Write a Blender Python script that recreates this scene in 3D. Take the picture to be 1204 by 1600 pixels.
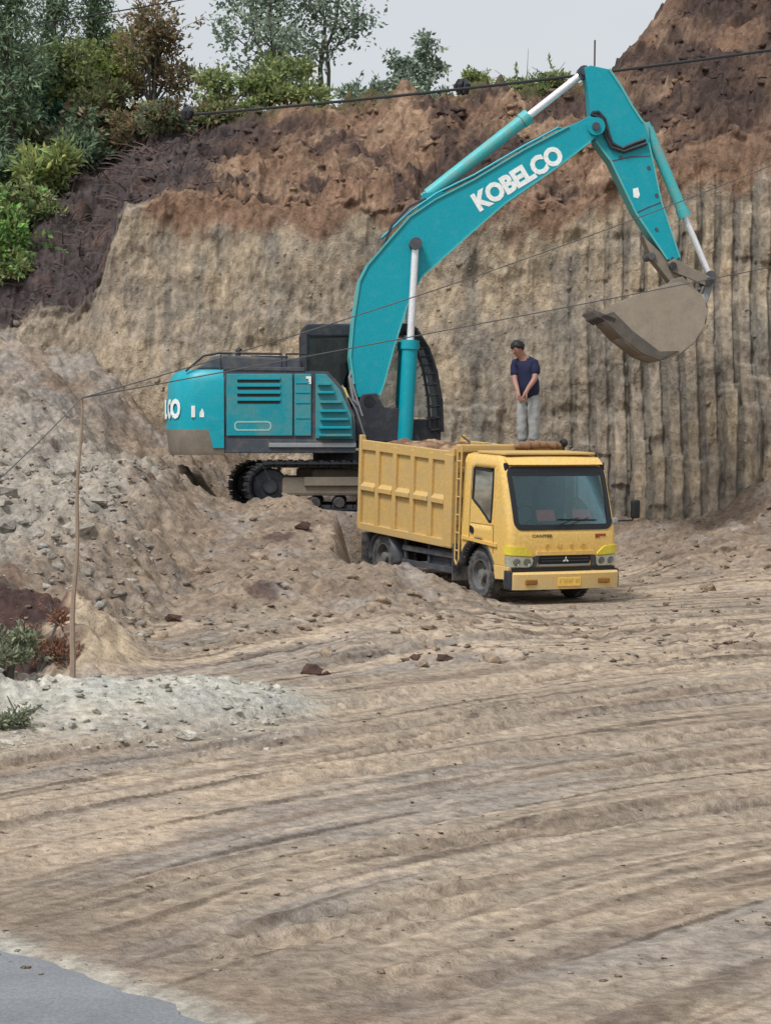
import bpy, bmesh, math, random
import numpy as np
from mathutils import Vector, Matrix
R = math.radians
for o in list(bpy.data.objects): bpy.data.objects.remove(o)
scene = bpy.context.scene
COL = scene.collection
random.seed(7)
# ------------------------------------------------------------------ camera
F = 3600.0                                   # focal length in pixels of the 1204 x 1600 photograph
CAM_Z = 2.45
PITCH = math.atan(100 / F)
cam = bpy.data.cameras.new('camera'); camo = bpy.data.objects.new('camera', cam); COL.objects.link(camo)
cam.sensor_fit = 'VERTICAL'; cam.sensor_height = 24; cam.lens = 24 * F / 1600
cam.clip_start = 0.5; cam.clip_end = 6000
camo.location = (0, 0, CAM_Z); camo.rotation_euler = (R(90) - PITCH, 0, 0)
scene.camera = camo
scene.render.resolution_x = 770; scene.render.resolution_y = 1024
# ------------------------------------------------------------------ world, sun, exposure
SUN_EL, SUN_AZ = R(56), R(-142)              # high soft sun, over the photographer's left shoulder
w = bpy.data.worlds.new('World'); scene.world = w; w.use_nodes = True
nt = w.node_tree; nt.nodes.clear()
sky = nt.nodes.new('ShaderNodeTexSky'); sky.sky_type = 'NISHITA'; sky.sun_disc = False
sky.sun_elevation = SUN_EL; sky.sun_rotation = SUN_AZ; sky.dust_density = 4.0; sky.air_density = 1.0
hsv = nt.nodes.new('ShaderNodeHueSaturation'); hsv.inputs['Saturation'].default_value = 0.30
mixw = nt.nodes.new('ShaderNodeMixRGB'); mixw.inputs[0].default_value = 0.62
mixw.inputs[2].default_value = (6.1, 6.5, 6.9, 1)       # even cloud cover
bg = nt.nodes.new('ShaderNodeBackground'); bg.inputs['Strength'].default_value = 0.10
wo = nt.nodes.new('ShaderNodeOutputWorld')
wtc = nt.nodes.new('ShaderNodeTexCoord'); wn = nt.nodes.new('ShaderNodeTexNoise'); wn.inputs['Scale'].default_value = 2.2; wn.inputs['Detail'].default_value = 5
wmp = nt.nodes.new('ShaderNodeMapping'); wmp.inputs['Scale'].default_value = (1, 1, 3); nt.links.new(wtc.outputs['Generated'], wmp.inputs['Vector']); nt.links.new(wmp.outputs[0], wn.inputs['Vector'])
wr = nt.nodes.new('ShaderNodeValToRGB'); wr.color_ramp.elements[0].color = (5.5, 6.0, 6.5, 1); wr.color_ramp.elements[1].color = (6.8, 7.0, 7.2, 1)
wr.color_ramp.elements[0].position = 0.3; wr.color_ramp.elements[1].position = 0.7
nt.links.new(wn.outputs[0], wr.inputs[0]); nt.links.new(wr.outputs[0], mixw.inputs[2])       # soft cloud layer
nt.links.new(sky.outputs[0], hsv.inputs['Color']); nt.links.new(hsv.outputs[0], mixw.inputs[1])
nt.links.new(mixw.outputs[0], bg.inputs['Color']); nt.links.new(bg.outputs[0], wo.inputs['Surface'])
sl = bpy.data.lights.new('sun', 'SUN'); sl.energy = 2.2; sl.angle = R(14); sl.color = (1, 0.98, 0.95)
so = bpy.data.objects.new('sun', sl); COL.objects.link(so)
sd = Vector((math.sin(SUN_AZ) * math.cos(SUN_EL), math.cos(SUN_AZ) * math.cos(SUN_EL), math.sin(SUN_EL)))
so.rotation_euler = sd.to_track_quat('Z', 'Y').to_euler(); so.location = (0, 0, 60)
scene.view_settings.view_transform = 'Standard'; scene.view_settings.look = 'None'
scene.view_settings.exposure = 0.37; scene.view_settings.gamma = 1

# ------------------------------------------------------------------ helpers
def ray(px, py):
    cx, cy = (px - 602) / F, (800 - py) / F
    c, s = math.cos(PITCH), math.sin(PITCH)
    d = Vector((cx, c + s * cy, c * cy - s))
    return d / d.y
def at(px, py, Y):
    d = ray(px, py); return Vector((d.x * Y, Y, CAM_Z + d.z * Y))
def S(a, b, t):
    u = np.clip((t - a) / (b - a), 0, 1); return u * u * (3 - 2 * u)
_rng = np.random.RandomState(11)
_perm = np.concatenate([_rng.permutation(256)] * 3).astype(np.int32)
_gr = _rng.normal(size=(256, 3)); _gr = (_gr / np.linalg.norm(_gr, axis=1)[:, None]).astype(np.float32)
def pn(x, y, z=0.0):
    x = np.asarray(x, np.float32); y = np.asarray(y, np.float32); z = np.asarray(z, np.float32)
    x, y, z = np.broadcast_arrays(x, y, z)
    xi = np.floor(x).astype(np.int32); yi = np.floor(y).astype(np.int32); zi = np.floor(z).astype(np.int32)
    xf = x - xi; yf = y - yi; zf = z - zi
    xi &= 255; yi &= 255; zi &= 255
    u = xf * xf * xf * (xf * (xf * 6 - 15) + 10); v = yf * yf * yf * (yf * (yf * 6 - 15) + 10); t = zf * zf * zf * (zf * (zf * 6 - 15) + 10)
    out = 0
    for a in (0, 1):
        pa = _perm[xi + a]; wa = u if a else 1 - u
        for b in (0, 1):
            pb = _perm[pa + yi + b]; wb = wa * (v if b else 1 - v)
            for c in (0, 1):
                g = _gr[_perm[pb + zi + c]]
                out = out + wb * (t if c else 1 - t) * (g[..., 0] * (xf - a) + g[..., 1] * (yf - b) + g[..., 2] * (zf - c))
    return out * 1.5
def fbm(x, y, z=0.0, o=4, g=0.5):
    r = 0; a = 1.0
    for i in range(o):
        k = 2.03 ** i
        r = r + a * pn(x * k + 7.3 * i, y * k + 3.1 * i, np.asarray(z) * k + 5.7 * i); a *= g
    return r
def lin(r, g, b):
    f = lambda c: (c / 255 / 12.92) if c / 255 <= 0.04045 else ((c / 255 + 0.055) / 1.055) ** 2.4
    return (f(r), f(g), f(b))
def tag(o, label=None, cat=None, group=None, kind=None):
    if label: o['label'] = label
    if cat: o['category'] = cat
    if group: o['group'] = group
    if kind: o['kind'] = kind
    return o
def empty(name, loc=(0, 0, 0), rot=(0, 0, 0)):
    o = bpy.data.objects.new(name, None); COL.objects.link(o); o.location = loc; o.rotation_euler = rot
    o.empty_display_size = 0.2; return o
def link(name, me, mat, parent=None):
    o = bpy.data.objects.new(name, me); COL.objects.link(o)
    if mat and not me.materials: me.materials.append(mat)
    if parent: o.parent = parent
    return o
class MB:
    def __init__(s): s.v = []; s.f = []
    def add(s, vs, fs):
        n = len(s.v); s.v += [tuple(p) for p in vs]; s.f += [tuple(i + n for i in f) for f in fs]; return s
    def box(s, c, d, rot=None):
        hx, hy, hz = d[0] / 2, d[1] / 2, d[2] / 2; c = Vector(c)
        vs = [Vector((x, y, z)) for x in (-hx, hx) for y in (-hy, hy) for z in (-hz, hz)]
        if rot is not None: vs = [rot @ p for p in vs]
        return s.add([p + c for p in vs], [(0, 1, 3, 2), (4, 6, 7, 5), (0, 4, 5, 1), (2, 3, 7, 6), (0, 2, 6, 4), (1, 5, 7, 3)])
    def beam(s, p, q, wd, h, up=(0, 0, 1)):
        p = Vector(p); q = Vector(q); x = (q - p).normalized(); y = Vector(up).cross(x).normalized(); z = x.cross(y)
        m = Matrix((x, y, z)).transposed(); return s.box((p + q) / 2, ((q - p).length, wd, h), m)
    def prism(s, poly, y0, y1):                   # polygon in local XZ, extruded along Y
        n = len(poly); vs = [(x, y0, z) for x, z in poly] + [(x, y1, z) for x, z in poly]
        fs = [tuple(range(n)), tuple(range(2 * n - 1, n - 1, -1))]
        fs += [(i, i + n, (i + 1) % n + n, (i + 1) % n) for i in range(n)]
        return s.add(vs, fs)
    def tube(s, pts, r, n=8, cap=True):
        pts = [Vector(p) for p in pts]; k = len(pts)
        rr = r if isinstance(r, (list, tuple)) else [r] * k
        base = len(s.v); prev = None
        for i, p in enumerate(pts):
            t = (pts[min(i + 1, k - 1)] - pts[max(i - 1, 0)]).normalized()
            a = t.orthogonal().normalized() if prev is None else (prev - t * prev.dot(t)).normalized()
            prev = a; b = t.cross(a)
            for j in range(n):
                th = 2 * math.pi * j / n; s.v.append(tuple(p + (a * math.cos(th) + b * math.sin(th)) * rr[i]))
        for i in range(k - 1):
            for j in range(n):
                a0 = base + i * n + j; a1 = base + i * n + (j + 1) % n
                s.f.append((a0, a1, a1 + n, a0 + n))
        if cap: s.f.append(tuple(base + j for j in range(n - 1, -1, -1))); s.f.append(tuple(base + (k - 1) * n + j for j in range(n)))
        return s
    def lathe(s, prof, c, axis='Y', n=24):        # prof: (radius, offset along axis)
        base = len(s.v); c = Vector(c)
        for r, h in prof:
            for j in range(n):
                th = 2 * math.pi * j / n; a, b = r * math.cos(th), r * math.sin(th)
                s.v.append(tuple(c + (Vector((a, h, b)) if axis == 'Y' else Vector((h, a, b)) if axis == 'X' else Vector((a, b, h)))))
        for i in range(len(prof) - 1):
            for j in range(n):
                a0 = base + i * n + j; a1 = base + i * n + (j + 1) % n; s.f.append((a0, a1, a1 + n, a0 + n))
        return s
    def build(s, name, mat, parent=None, smooth=False, bevel=0.0, segs=2, merge=False):
        me = bpy.data.meshes.new(name); me.from_pydata(s.v, [], s.f)
        bm = bmesh.new(); bm.from_mesh(me)
        if merge: bmesh.ops.remove_doubles(bm, verts=bm.verts, dist=1e-4)
        bmesh.ops.recalc_face_normals(bm, faces=bm.faces)
        if bevel > 0:
            es = [e for e in bm.edges if len(e.link_faces) == 2 and e.calc_face_angle(0) > 0.5]
            bmesh.ops.bevel(bm, geom=es, offset=bevel, segments=segs, affect='EDGES', profile=0.6, clamp_overlap=True)
        bm.to_mesh(me); bm.free()
        if smooth:
            me.shade_smooth()
            try: me.set_sharp_from_angle(angle=R(38))
            except Exception: pass
        return link(name, me, mat, parent)
def grid_mesh(name, P, mat, col=None, parent=None):
    r, c = P.shape[:2]; me = bpy.data.meshes.new(name)
    me.vertices.add(r * c); me.vertices.foreach_set('co', P.reshape(-1).astype(np.float32))
    idx = np.arange(r * c).reshape(r, c)
    q = np.stack([idx[:-1, :-1], idx[:-1, 1:], idx[1:, 1:], idx[1:, :-1]], -1).reshape(-1, 4)
    me.loops.add(q.size); me.loops.foreach_set('vertex_index', q.reshape(-1).astype(np.int32))
    me.polygons.add(len(q)); me.polygons.foreach_set('loop_start', (np.arange(len(q)) * 4).astype(np.int32))
    me.update(calc_edges=True); me.shade_smooth()
    if col is not None: vcol(me, col.reshape(-1, 3))
    return link(name, me, mat, parent)
def vcol(me, c):
    a = me.color_attributes.new('Col', 'FLOAT_COLOR', 'POINT')
    a.data.foreach_set('color', np.concatenate([c, np.ones((len(c), 1))], 1).astype(np.float32).reshape(-1))
def raw_mesh(name, V, Fc, mat, parent=None, col=None, smooth=False):
    V = np.asarray(V, np.float32); Fc = np.asarray(Fc, np.int32); k = Fc.shape[1]
    me = bpy.data.meshes.new(name); me.vertices.add(len(V)); me.vertices.foreach_set('co', V.reshape(-1))
    me.loops.add(Fc.size); me.loops.foreach_set('vertex_index', Fc.reshape(-1))
    me.polygons.add(len(Fc)); me.polygons.foreach_set('loop_start', (np.arange(len(Fc)) * k).astype(np.int32))
    me.update(calc_edges=True)
    if smooth: me.shade_smooth()
    if col is not None: vcol(me, np.asarray(col))
    return link(name, me, mat, parent)
def text(name, body, mat, parent, M, size, bold=0.02, extrude=0.003, xs=1.0, spacing=1.0):
    cu = bpy.data.curves.new(name, 'FONT'); cu.body = body; cu.size = size; cu.offset = bold; cu.extrude = extrude
    cu.align_x = 'CENTER'; cu.align_y = 'CENTER'; cu.space_character = spacing; cu.resolution_u = 3
    t = bpy.data.objects.new(name, cu); COL.objects.link(t)
    dg = bpy.context.evaluated_depsgraph_get(); me = bpy.data.meshes.new_from_object(t.evaluated_get(dg))
    bpy.data.objects.remove(t); me.transform(Matrix.Diagonal((xs, 1, 1, 1))); me.transform(M); me.materials.clear()
    return link(name, me, mat, parent)

# ------------------------------------------------------------------ materials
def new_mat(name):
    m = bpy.data.materials.new(name); m.use_nodes = True; n = m.node_tree; b = n.nodes['Principled BSDF']
    return m, n, b
def noise(n, scale, detail=4, rough=0.55, vec=None):
    t = n.nodes.new('ShaderNodeTexNoise'); t.inputs['Scale'].default_value = scale; t.inputs['Detail'].default_value = detail
    t.inputs['Roughness'].default_value = rough
    if vec: n.links.new(vec, t.inputs['Vector'])
    return t
def ramp(n, src, a, b, ca=(0, 0, 0, 1), cb=(1, 1, 1, 1)):
    r = n.nodes.new('ShaderNodeValToRGB'); r.color_ramp.elements[0].position = a; r.color_ramp.elements[1].position = b
    r.color_ramp.elements[0].color = ca; r.color_ramp.elements[1].color = cb; n.links.new(src, r.inputs[0]); return r
def mixc(n, fac, a, b, mode='MIX'):
    m = n.nodes.new('ShaderNodeMixRGB'); m.blend_type = mode
    for i, x in enumerate((fac, a, b)):
        if isinstance(x, (int, float)): m.inputs[i].default_value = x
        elif isinstance(x, tuple): m.inputs[i].default_value = (*x[:3], 1)
        else: n.links.new(x, m.inputs[i])
    return m.outputs[0]
def soil_mat(name, fine=9.0, bump=0.9, dist=0.06, zs=1.0):
    m, n, b = new_mat(name)
    at_ = n.nodes.new('ShaderNodeAttribute'); at_.attribute_name = 'Col'
    geo = n.nodes.new('ShaderNodeNewGeometry')
    mp = n.nodes.new('ShaderNodeMapping'); mp.inputs['Scale'].default_value = (1, 1, zs); n.links.new(geo.outputs['Position'], mp.inputs['Vector'])
    n1 = noise(n, fine, 6, 0.65, mp.outputs[0]); n2 = noise(n, fine * 5, 4, 0.6, geo.outputs['Position']); n3 = noise(n, fine * 0.18, 3, 0.5, geo.outputs['Position'])
    r1 = ramp(n, n1.outputs[0], 0.30, 0.70, (0.56, 0.54, 0.52, 1), (1.38, 1.37, 1.36, 1))
    r3 = ramp(n, n3.outputs[0], 0.32, 0.68, (0.84, 0.86, 0.88, 1), (1.14, 1.12, 1.08, 1))
    c = mixc(n, 1.0, at_.outputs['Color'], r1.outputs[0], 'MULTIPLY'); c = mixc(n, 1.0, c, r3.outputs[0], 'MULTIPLY')
    n.links.new(c, b.inputs['Base Color']); b.inputs['Roughness'].default_value = 0.95; b.inputs['Specular IOR Level'].default_value = 0.15
    add = n.nodes.new('ShaderNodeMath'); add.operation = 'MULTIPLY_ADD'; add.inputs[1].default_value = 0.35
    n.links.new(n2.outputs[0], add.inputs[0]); n.links.new(n1.outputs[0], add.inputs[2])
    bp = n.nodes.new('ShaderNodeBump'); bp.inputs['Strength'].default_value = bump; bp.inputs['Distance'].default_value = dist
    n.links.new(add.outputs[0], bp.inputs['Height']); n.links.new(bp.outputs[0], b.inputs['Normal'])
    return m
def flat_mat(name, col, rough=0.5, metal=0.0, dust=None, amt=0.5, scale=3.0, spec=0.4, low=None):
    m, n, b = new_mat(name); b.inputs['Roughness'].default_value = rough; b.inputs['Metallic'].default_value = metal
    b.inputs['Specular IOR Level'].default_value = spec
    tc = n.nodes.new('ShaderNodeTexCoord')
    nn = noise(n, scale, 8, 0.68, tc.outputs['Object']); n2 = noise(n, scale * 9, 3, 0.6, tc.outputs['Object'])
    v = ramp(n, n2.outputs[0], 0.3, 0.7, (0.86, 0.86, 0.86, 1), (1.12, 1.12, 1.12, 1))
    c = mixc(n, 1.0, tuple(col), v.outputs[0], 'MULTIPLY')
    if dust:
        f = ramp(n, nn.outputs[0], 0.62 - 0.3 * amt, 0.80 - 0.12 * amt)
        sc = n.nodes.new('ShaderNodeMath'); sc.operation = 'MULTIPLY'; sc.inputs[1].default_value = min(1, 0.35 + amt * 0.6)
        n.links.new(f.outputs[0], sc.inputs[0])
        if low:                                        # splashed mud, thickest low down, ragged upper edge
            sx = n.nodes.new('ShaderNodeSeparateXYZ'); n.links.new(tc.outputs['Object'], sx.inputs[0])
            ad = n.nodes.new('ShaderNodeMath'); ad.operation = 'MULTIPLY_ADD'; ad.inputs[1].default_value = 1.1; n.links.new(nn.outputs[0], ad.inputs[0])
            sb = n.nodes.new('ShaderNodeMath'); sb.operation = 'SUBTRACT'; sb.inputs[0].default_value = low; n.links.new(sx.outputs[2], sb.inputs[1]); n.links.new(sb.outputs[0], ad.inputs[2])
            lr = n.nodes.new('ShaderNodeMapRange'); lr.inputs['From Min'].default_value = 0.35; lr.inputs['From Max'].default_value = 1.1; lr.inputs['To Max'].default_value = 0.75; n.links.new(ad.outputs[0], lr.inputs['Value'])
            mxm = n.nodes.new('ShaderNodeMath'); mxm.operation = 'MAXIMUM'; n.links.new(sc.outputs[0], mxm.inputs[0]); n.links.new(lr.outputs[0], mxm.inputs[1]); sc = mxm
        c = mixc(n, sc.outputs[0], c, tuple(dust))
        rr = n.nodes.new('ShaderNodeMapRange'); rr.inputs['To Min'].default_value = rough; rr.inputs['To Max'].default_value = 0.9
        n.links.new(sc.outputs[0], rr.inputs['Value']); n.links.new(rr.outputs[0], b.inputs['Roughness'])
    n.links.new(c, b.inputs['Base Color'])
    return m
DUST = lin(158, 142, 120)
M = {}
M['soil'] = soil_mat('loose_soil'); M['cliff'] = soil_mat('cut_earth', 6.5, 1.0, 0.10, 0.65)
M['teal'] = flat_mat('teal_paint', lin(0, 152, 168), 0.40, 0, lin(70, 158, 164), 0.32, 6.0)
M['teal_dirty'] = flat_mat('teal_paint_muddy', lin(6, 140, 154), 0.5, 0, lin(112, 136, 130), 0.7, 2.5)
M['mud_metal'] = flat_mat('muddy_steel', lin(124, 116, 106), 0.8, 0.0, lin(146, 134, 118), 0.8, 4.0, 0.2)
M['black'] = flat_mat('black_steel', lin(44, 48, 56), 0.55, 0, lin(98, 92, 86), 0.45, 4.0)
M['track'] = flat_mat('muddy_track_steel', lin(58, 58, 62), 0.7, 0, lin(120, 110, 98), 0.7, 3.0)
M['dark'] = flat_mat('dark_grey_steel', lin(66, 72, 82), 0.55, 0, lin(120, 112, 100), 0.5, 4.0)
M['grey'] = flat_mat('grey_steel', lin(140, 146, 150), 0.5, 0, DUST, 0.4, 4.0)
M['chrome'] = flat_mat('chrome_rod', (0.82, 0.82, 0.84), 0.22, 0.35)
M['white'] = flat_mat('white_lettering', lin(232, 236, 234), 0.5)
M['palegrey'] = flat_mat('faded_lettering', lin(150, 190, 188), 0.5)
M['yellow'] = flat_mat('cab_yellow', lin(219, 181, 103), 0.27, 0, lin(190, 170, 136), 0.35, 2.6, 0.4, 0.62)
M['bedyellow'] = flat_mat('bed_yellow', lin(198, 164, 100), 0.55, 0, lin(172, 153, 118), 0.6, 3.0, 0.4, 0.9)
M['rubber'] = flat_mat('tyre_rubber', lin(58, 60, 64), 0.8, 0, lin(138, 134, 128), 0.75, 5.0, 0.2)
M['rim'] = flat_mat('dusty_rim', lin(96, 98, 100), 0.6, 0, lin(140, 132, 120), 0.6, 6.0)
M['seal'] = flat_mat('black_rubber_seal', lin(30, 32, 36), 0.5)
M['lamp_amber'] = flat_mat('indicator_lens', lin(216, 200, 72), 0.2)
M['lamp_clear'] = flat_mat('lamp_reflector', lin(205, 210, 200), 0.15, 0.6)
M['fog'] = flat_mat('fog_lamp_lens', lin(140, 96, 40), 0.3)
M['plate'] = flat_mat('yellow_plate', lin(232, 190, 92), 0.5)
M['darktext'] = flat_mat('dark_marking', lin(96, 82, 56), 0.6)
M['emboss'] = flat_mat('raised_letter', lin(196, 156, 78), 0.5)
M['redtext'] = flat_mat('red_badge', lin(150, 60, 36), 0.5)
M['paper'] = flat_mat('pink_paper', lin(255, 110, 100), 0.8)
M['interior'] = flat_mat('cab_interior', lin(122, 140, 142), 0.8)
M['seat'] = flat_mat('seat_fabric', lin(90, 104, 112), 0.9)
M['yellow_grip'] = flat_mat('pale_yellow_paint', lin(222, 206, 120), 0.5, 0, DUST, 0.4, 5)
M['wood'] = flat_mat('weathered_wood', lin(142, 124, 108), 0.85, 0, lin(104, 88, 76), 0.5, 6)
M['cable'] = flat_mat('black_cable', lin(44, 46, 50), 0.7)
M['cable_grey'] = flat_mat('grey_cable', lin(92, 92, 92), 0.8)
M['tarp'] = flat_mat('brown_tarpaulin', lin(132, 104, 82), 0.85, 0, lin(96, 76, 64), 0.5, 6)
M['bark'] = flat_mat('bark', lin(92, 88, 80), 0.9, 0, lin(60, 56, 52), 0.5, 6)
M['twig'] = flat_mat('dry_twig', lin(92, 80, 76), 0.9)
M['skin'] = flat_mat('skin', lin(158, 118, 104), 0.55)
M['shirt'] = flat_mat('navy_cotton', lin(24, 29, 60), 0.85)
M['trouser'] = flat_mat('grey_trousers', lin(148, 152, 154), 0.85)
M['hair'] = flat_mat('black_hair', lin(24, 22, 26), 0.6)
M['shoe'] = flat_mat('dark_shoe', lin(70, 62, 60), 0.8)
def glass_mat(name, tint, refl=0.25):
    m, n, b = new_mat(name); n.nodes.remove(b)
    tr = n.nodes.new('ShaderNodeBsdfTransparent'); tr.inputs[0].default_value = (*tint, 1)
    gl = n.nodes.new('ShaderNodeBsdfGlossy'); gl.inputs['Roughness'].default_value = 0.06; gl.inputs[0].default_value = (0.85, 0.95, 0.97, 1)
    fr = n.nodes.new('ShaderNodeLayerWeight'); fr.inputs[0].default_value = refl
    mx = n.nodes.new('ShaderNodeMixShader'); n.links.new(fr.outputs['Fresnel'], mx.inputs[0])
    n.links.new(tr.outputs[0], mx.inputs[1]); n.links.new(gl.outputs[0], mx.inputs[2])
    n.links.new(mx.outputs[0], n.nodes['Material Output'].inputs['Surface']); return m
M['glass'] = glass_mat('tinted_glass', (0.74, 0.90, 0.92), 0.38)
M['glass_dark'] = glass_mat('dark_door_glass', (0.22, 0.27, 0.29), 0.30)
M['glass_clear'] = glass_mat('cab_glass', (0.72, 0.74, 0.74), 0.4)
def leaf_mat(name):
    m, n, b = new_mat(name); a = n.nodes.new('ShaderNodeAttribute'); a.attribute_name = 'Col'
    n.links.new(a.outputs['Color'], b.inputs['Base Color']); b.inputs['Roughness'].default_value = 0.6; b.inputs['Specular IOR Level'].default_value = 0.25
    tl = n.nodes.new('ShaderNodeBsdfTranslucent'); n.links.new(a.outputs['Color'], tl.inputs[0])
    mx = n.nodes.new('ShaderNodeMixShader'); mx.inputs[0].default_value = 0.42
    n.links.new(b.outputs[0], mx.inputs[1]); n.links.new(tl.outputs[0], mx.inputs[2])
    n.links.new(mx.outputs[0], n.nodes['Material Output'].inputs['Surface']); return m
M['leaf'] = leaf_mat('leaf')
def road_mat():
    m, n, b = new_mat('asphalt'); g = n.nodes.new('ShaderNodeNewGeometry')
    n1 = noise(n, 60, 3, 0.6, g.outputs['Position']); n2 = noise(n, 1.5, 4, 0.6, g.outputs['Position'])
    r1 = ramp(n, n1.outputs[0], 0.3, 0.7, (0.13, 0.138, 0.148, 1), (0.22, 0.228, 0.238, 1))
    r2 = ramp(n, n2.outputs[0], 0.3, 0.7, (0.85, 0.85, 0.85, 1), (1.2, 1.2, 1.2, 1))
    n.links.new(mixc(n, 1, r1.outputs[0], r2.outputs[0], 'MULTIPLY'), b.inputs['Base Color'])
    b.inputs['Roughness'].default_value = 0.6
    bp = n.nodes.new('ShaderNodeBump'); bp.inputs['Strength'].default_value = 0.3; bp.inputs['Distance'].default_value = 0.01
    n.links.new(n1.outputs[0], bp.inputs['Height']); n.links.new(bp.outputs[0], b.inputs['Normal']); return m
M['road'] = road_mat()

# ------------------------------------------------------------------ terrain shape
YAW = R(27); TP = (2.82, 36.25)                        # truck: heading and front centre
HX, HY = math.sin(YAW), -math.cos(YAW)
P0 = (TP[0] - 0.995 * math.cos(YAW), TP[1] - 0.995 * math.sin(YAW))
EX = (-0.65, 43.6, 1.28); ETH = R(4)                   # excavator: slew axis on its platform
def Yc(x): return np.interp(x, [-14, -9, -6, -2, 2, 5, 8, 14], [50.2, 49.6, 48.9, 48.6, 48.2, 47.6, 46.6, 45.6])
def road_d(x, y):                                      # signed distance past the road edge
    e = 9.17 / 1.718 + 0.18 * np.sin(0.5 * x + 0.35 * y + 1.0) * 0
    return (1.36 * x + 1.05 * y) / 1.718 - e - 0.05 * (x + 1.3) ** 2 * np.sign(0)
def ground_base(x, y):
    bx, by = x - P0[0], y - P0[1]
    d = bx * (-math.cos(YAW)) + by * (-math.sin(YAW)); b = bx * (-HX) + by * (-HY)
    rise = S(24.8, 39.6, y) * S(2.7, -0.4, x)
    m1 = S(0.0, 1.5, d) * rise * (1 - 0.92 * S(-0.85, -0.40, x) * S(33.0, 35.6, y)); m2 = S(5.7, 6.5, b) * S(3.6, 1.6, x)
    z = 1.28 * np.maximum(m1, m2)
    lane = S(0.9, 0.0, d) * S(5.9, 5.6, b)
    z = np.where(lane > 0, z * (1 - lane) + lane * np.clip(0.061 * (b - 1.1), 0, 0.5) * S(-5, -2.4, d), z)
    z = z + S(-2.7, -4.4, x) * 0.70 * S(24.3, 27.4, y) + S(-4.4, -7.6, x) * 1.7 * S(38, 46.8, y)
    z = z + 0.30 * np.exp(-((y - 21.2 - 0.5 * (x + 2)) / 1.1) ** 2) * S(-0.4, -1.8, x)          # pale rubble ridge
    z = z + 0.50 * np.exp(-((x + 3.35) / 0.55) ** 2 - ((y - 25.6) / 1.2) ** 2)                   # small tan cone
    z = z + S(3.2, 6.5, x) * S(37.5, 44.5, y) * 0.75
    c = Yc(x) - y
    z = z + S(3.2, 0, c) * (0.9 + 0.3 * S(-2, -5.5, x)) * np.clip(0.7 + pn(x * 0.5, 3.3), 0.2, 2)
    z = z + 0.38 * np.exp(-((x + 1.35) / 0.8) ** 2 - ((y - 40.0) / 1.2) ** 2) + 0.16 * np.exp(-((x + 2.9) / 0.9) ** 2 - ((y - 40.6) / 0.6) ** 2)
    z = z - 0.15 * np.exp(-((x + 3.9) / 0.7) ** 2 - ((y - 41.6) / 0.9) ** 2)                     # scrape beside the track
    return z
def calm(x, y):                                        # no lumps under wheels and tracks
    bx, by = x - P0[0], y - P0[1]
    d = bx * (-math.cos(YAW)) + by * (-math.sin(YAW)); b = bx * (-HX) + by * (-HY)
    t = S(0.55, 0.1, d) * S(-2.6, -2.2, d) * S(-0.6, 0.2, b) * S(6.6, 6.0, b)
    ex, ey = x - EX[0], y - EX[1]
    t2 = S(3.1, 2.5, np.abs(ex)) * S(2.5, 2.0, np.abs(ey))
    return 1 - np.maximum(t, t2)
def rut_ts(x, y):
    t = 0.85 * (y - 1.25 * x + 0.08 * x * x) + 0.9 * pn(x * 0.10, y * 0.10, 9.0) + 0.10 * pn(x * 0.5, y * 0.5, 29.0); return t, x * 0.8 + y * 0.6
TRK = [(10.4, 0.8, 0.03), (12.0, 1.0, 0.06), (13.1, 1.25, 0.10), (14.0, 0.95, 0.05), (15.2, 1.35, 0.10), (16.3, 1.1, 0.06), (17.6, 0.9, 0.05), (18.9, 1.4, 0.09), (20.4, 1.15, 0.06), (22.4, 1.3, 0.08), (24.6, 0.9, 0.04), (27.0, 1.3, 0.06), (29.8, 1.1, 0.04)]
_tx = np.linspace(-20, 20, 1601)
_tw = [(0.25 * pn(_tx * 0.3 + i * 3.3, 1.7), S(-0.25, 0.1, pn(_tx * 0.35 + i * 7.1, i * 2.3))) for i in range(len(TRK))]
def tracks(x, y, col=False):                           # pressed tyre tracks: flat trough, pushed-up edges, worn tread
    x = np.asarray(x); y = np.asarray(y); r = np.zeros(x.shape); en = None if col else 0.6 + 0.8 * pn(x * 4, y * 4, 2.5)
    for i, (a, b_, c_) in enumerate(TRK):
        q = (y - (a + b_ * x - c_ * x * x) - np.interp(x, _tx, _tw[i][0])) / math.sqrt(1 + b_ * b_)
        m = np.abs(q) < 0.5
        if not m.any(): continue
        qm = q[m]; on = np.interp(x[m], _tx, _tw[i][1]); s = x[m] * 1.5; rm = r[m]
        for off in (-0.16, 0.16):
            u = np.abs(qm - off)
            if col: rm = np.maximum(rm, S(0.14, 0.08, u) * on)
            else: rm = rm + on * (-0.026 * S(0.14, 0.10, u) + 0.022 * np.exp(-((u - 0.17) / 0.035) ** 2) * en[m] + 0.010 * S(0.12, 0.09, u) * np.sin((s + np.sign(qm - off) * u * 0.8) * 42.0))
        r[m] = rm
    return r
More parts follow.
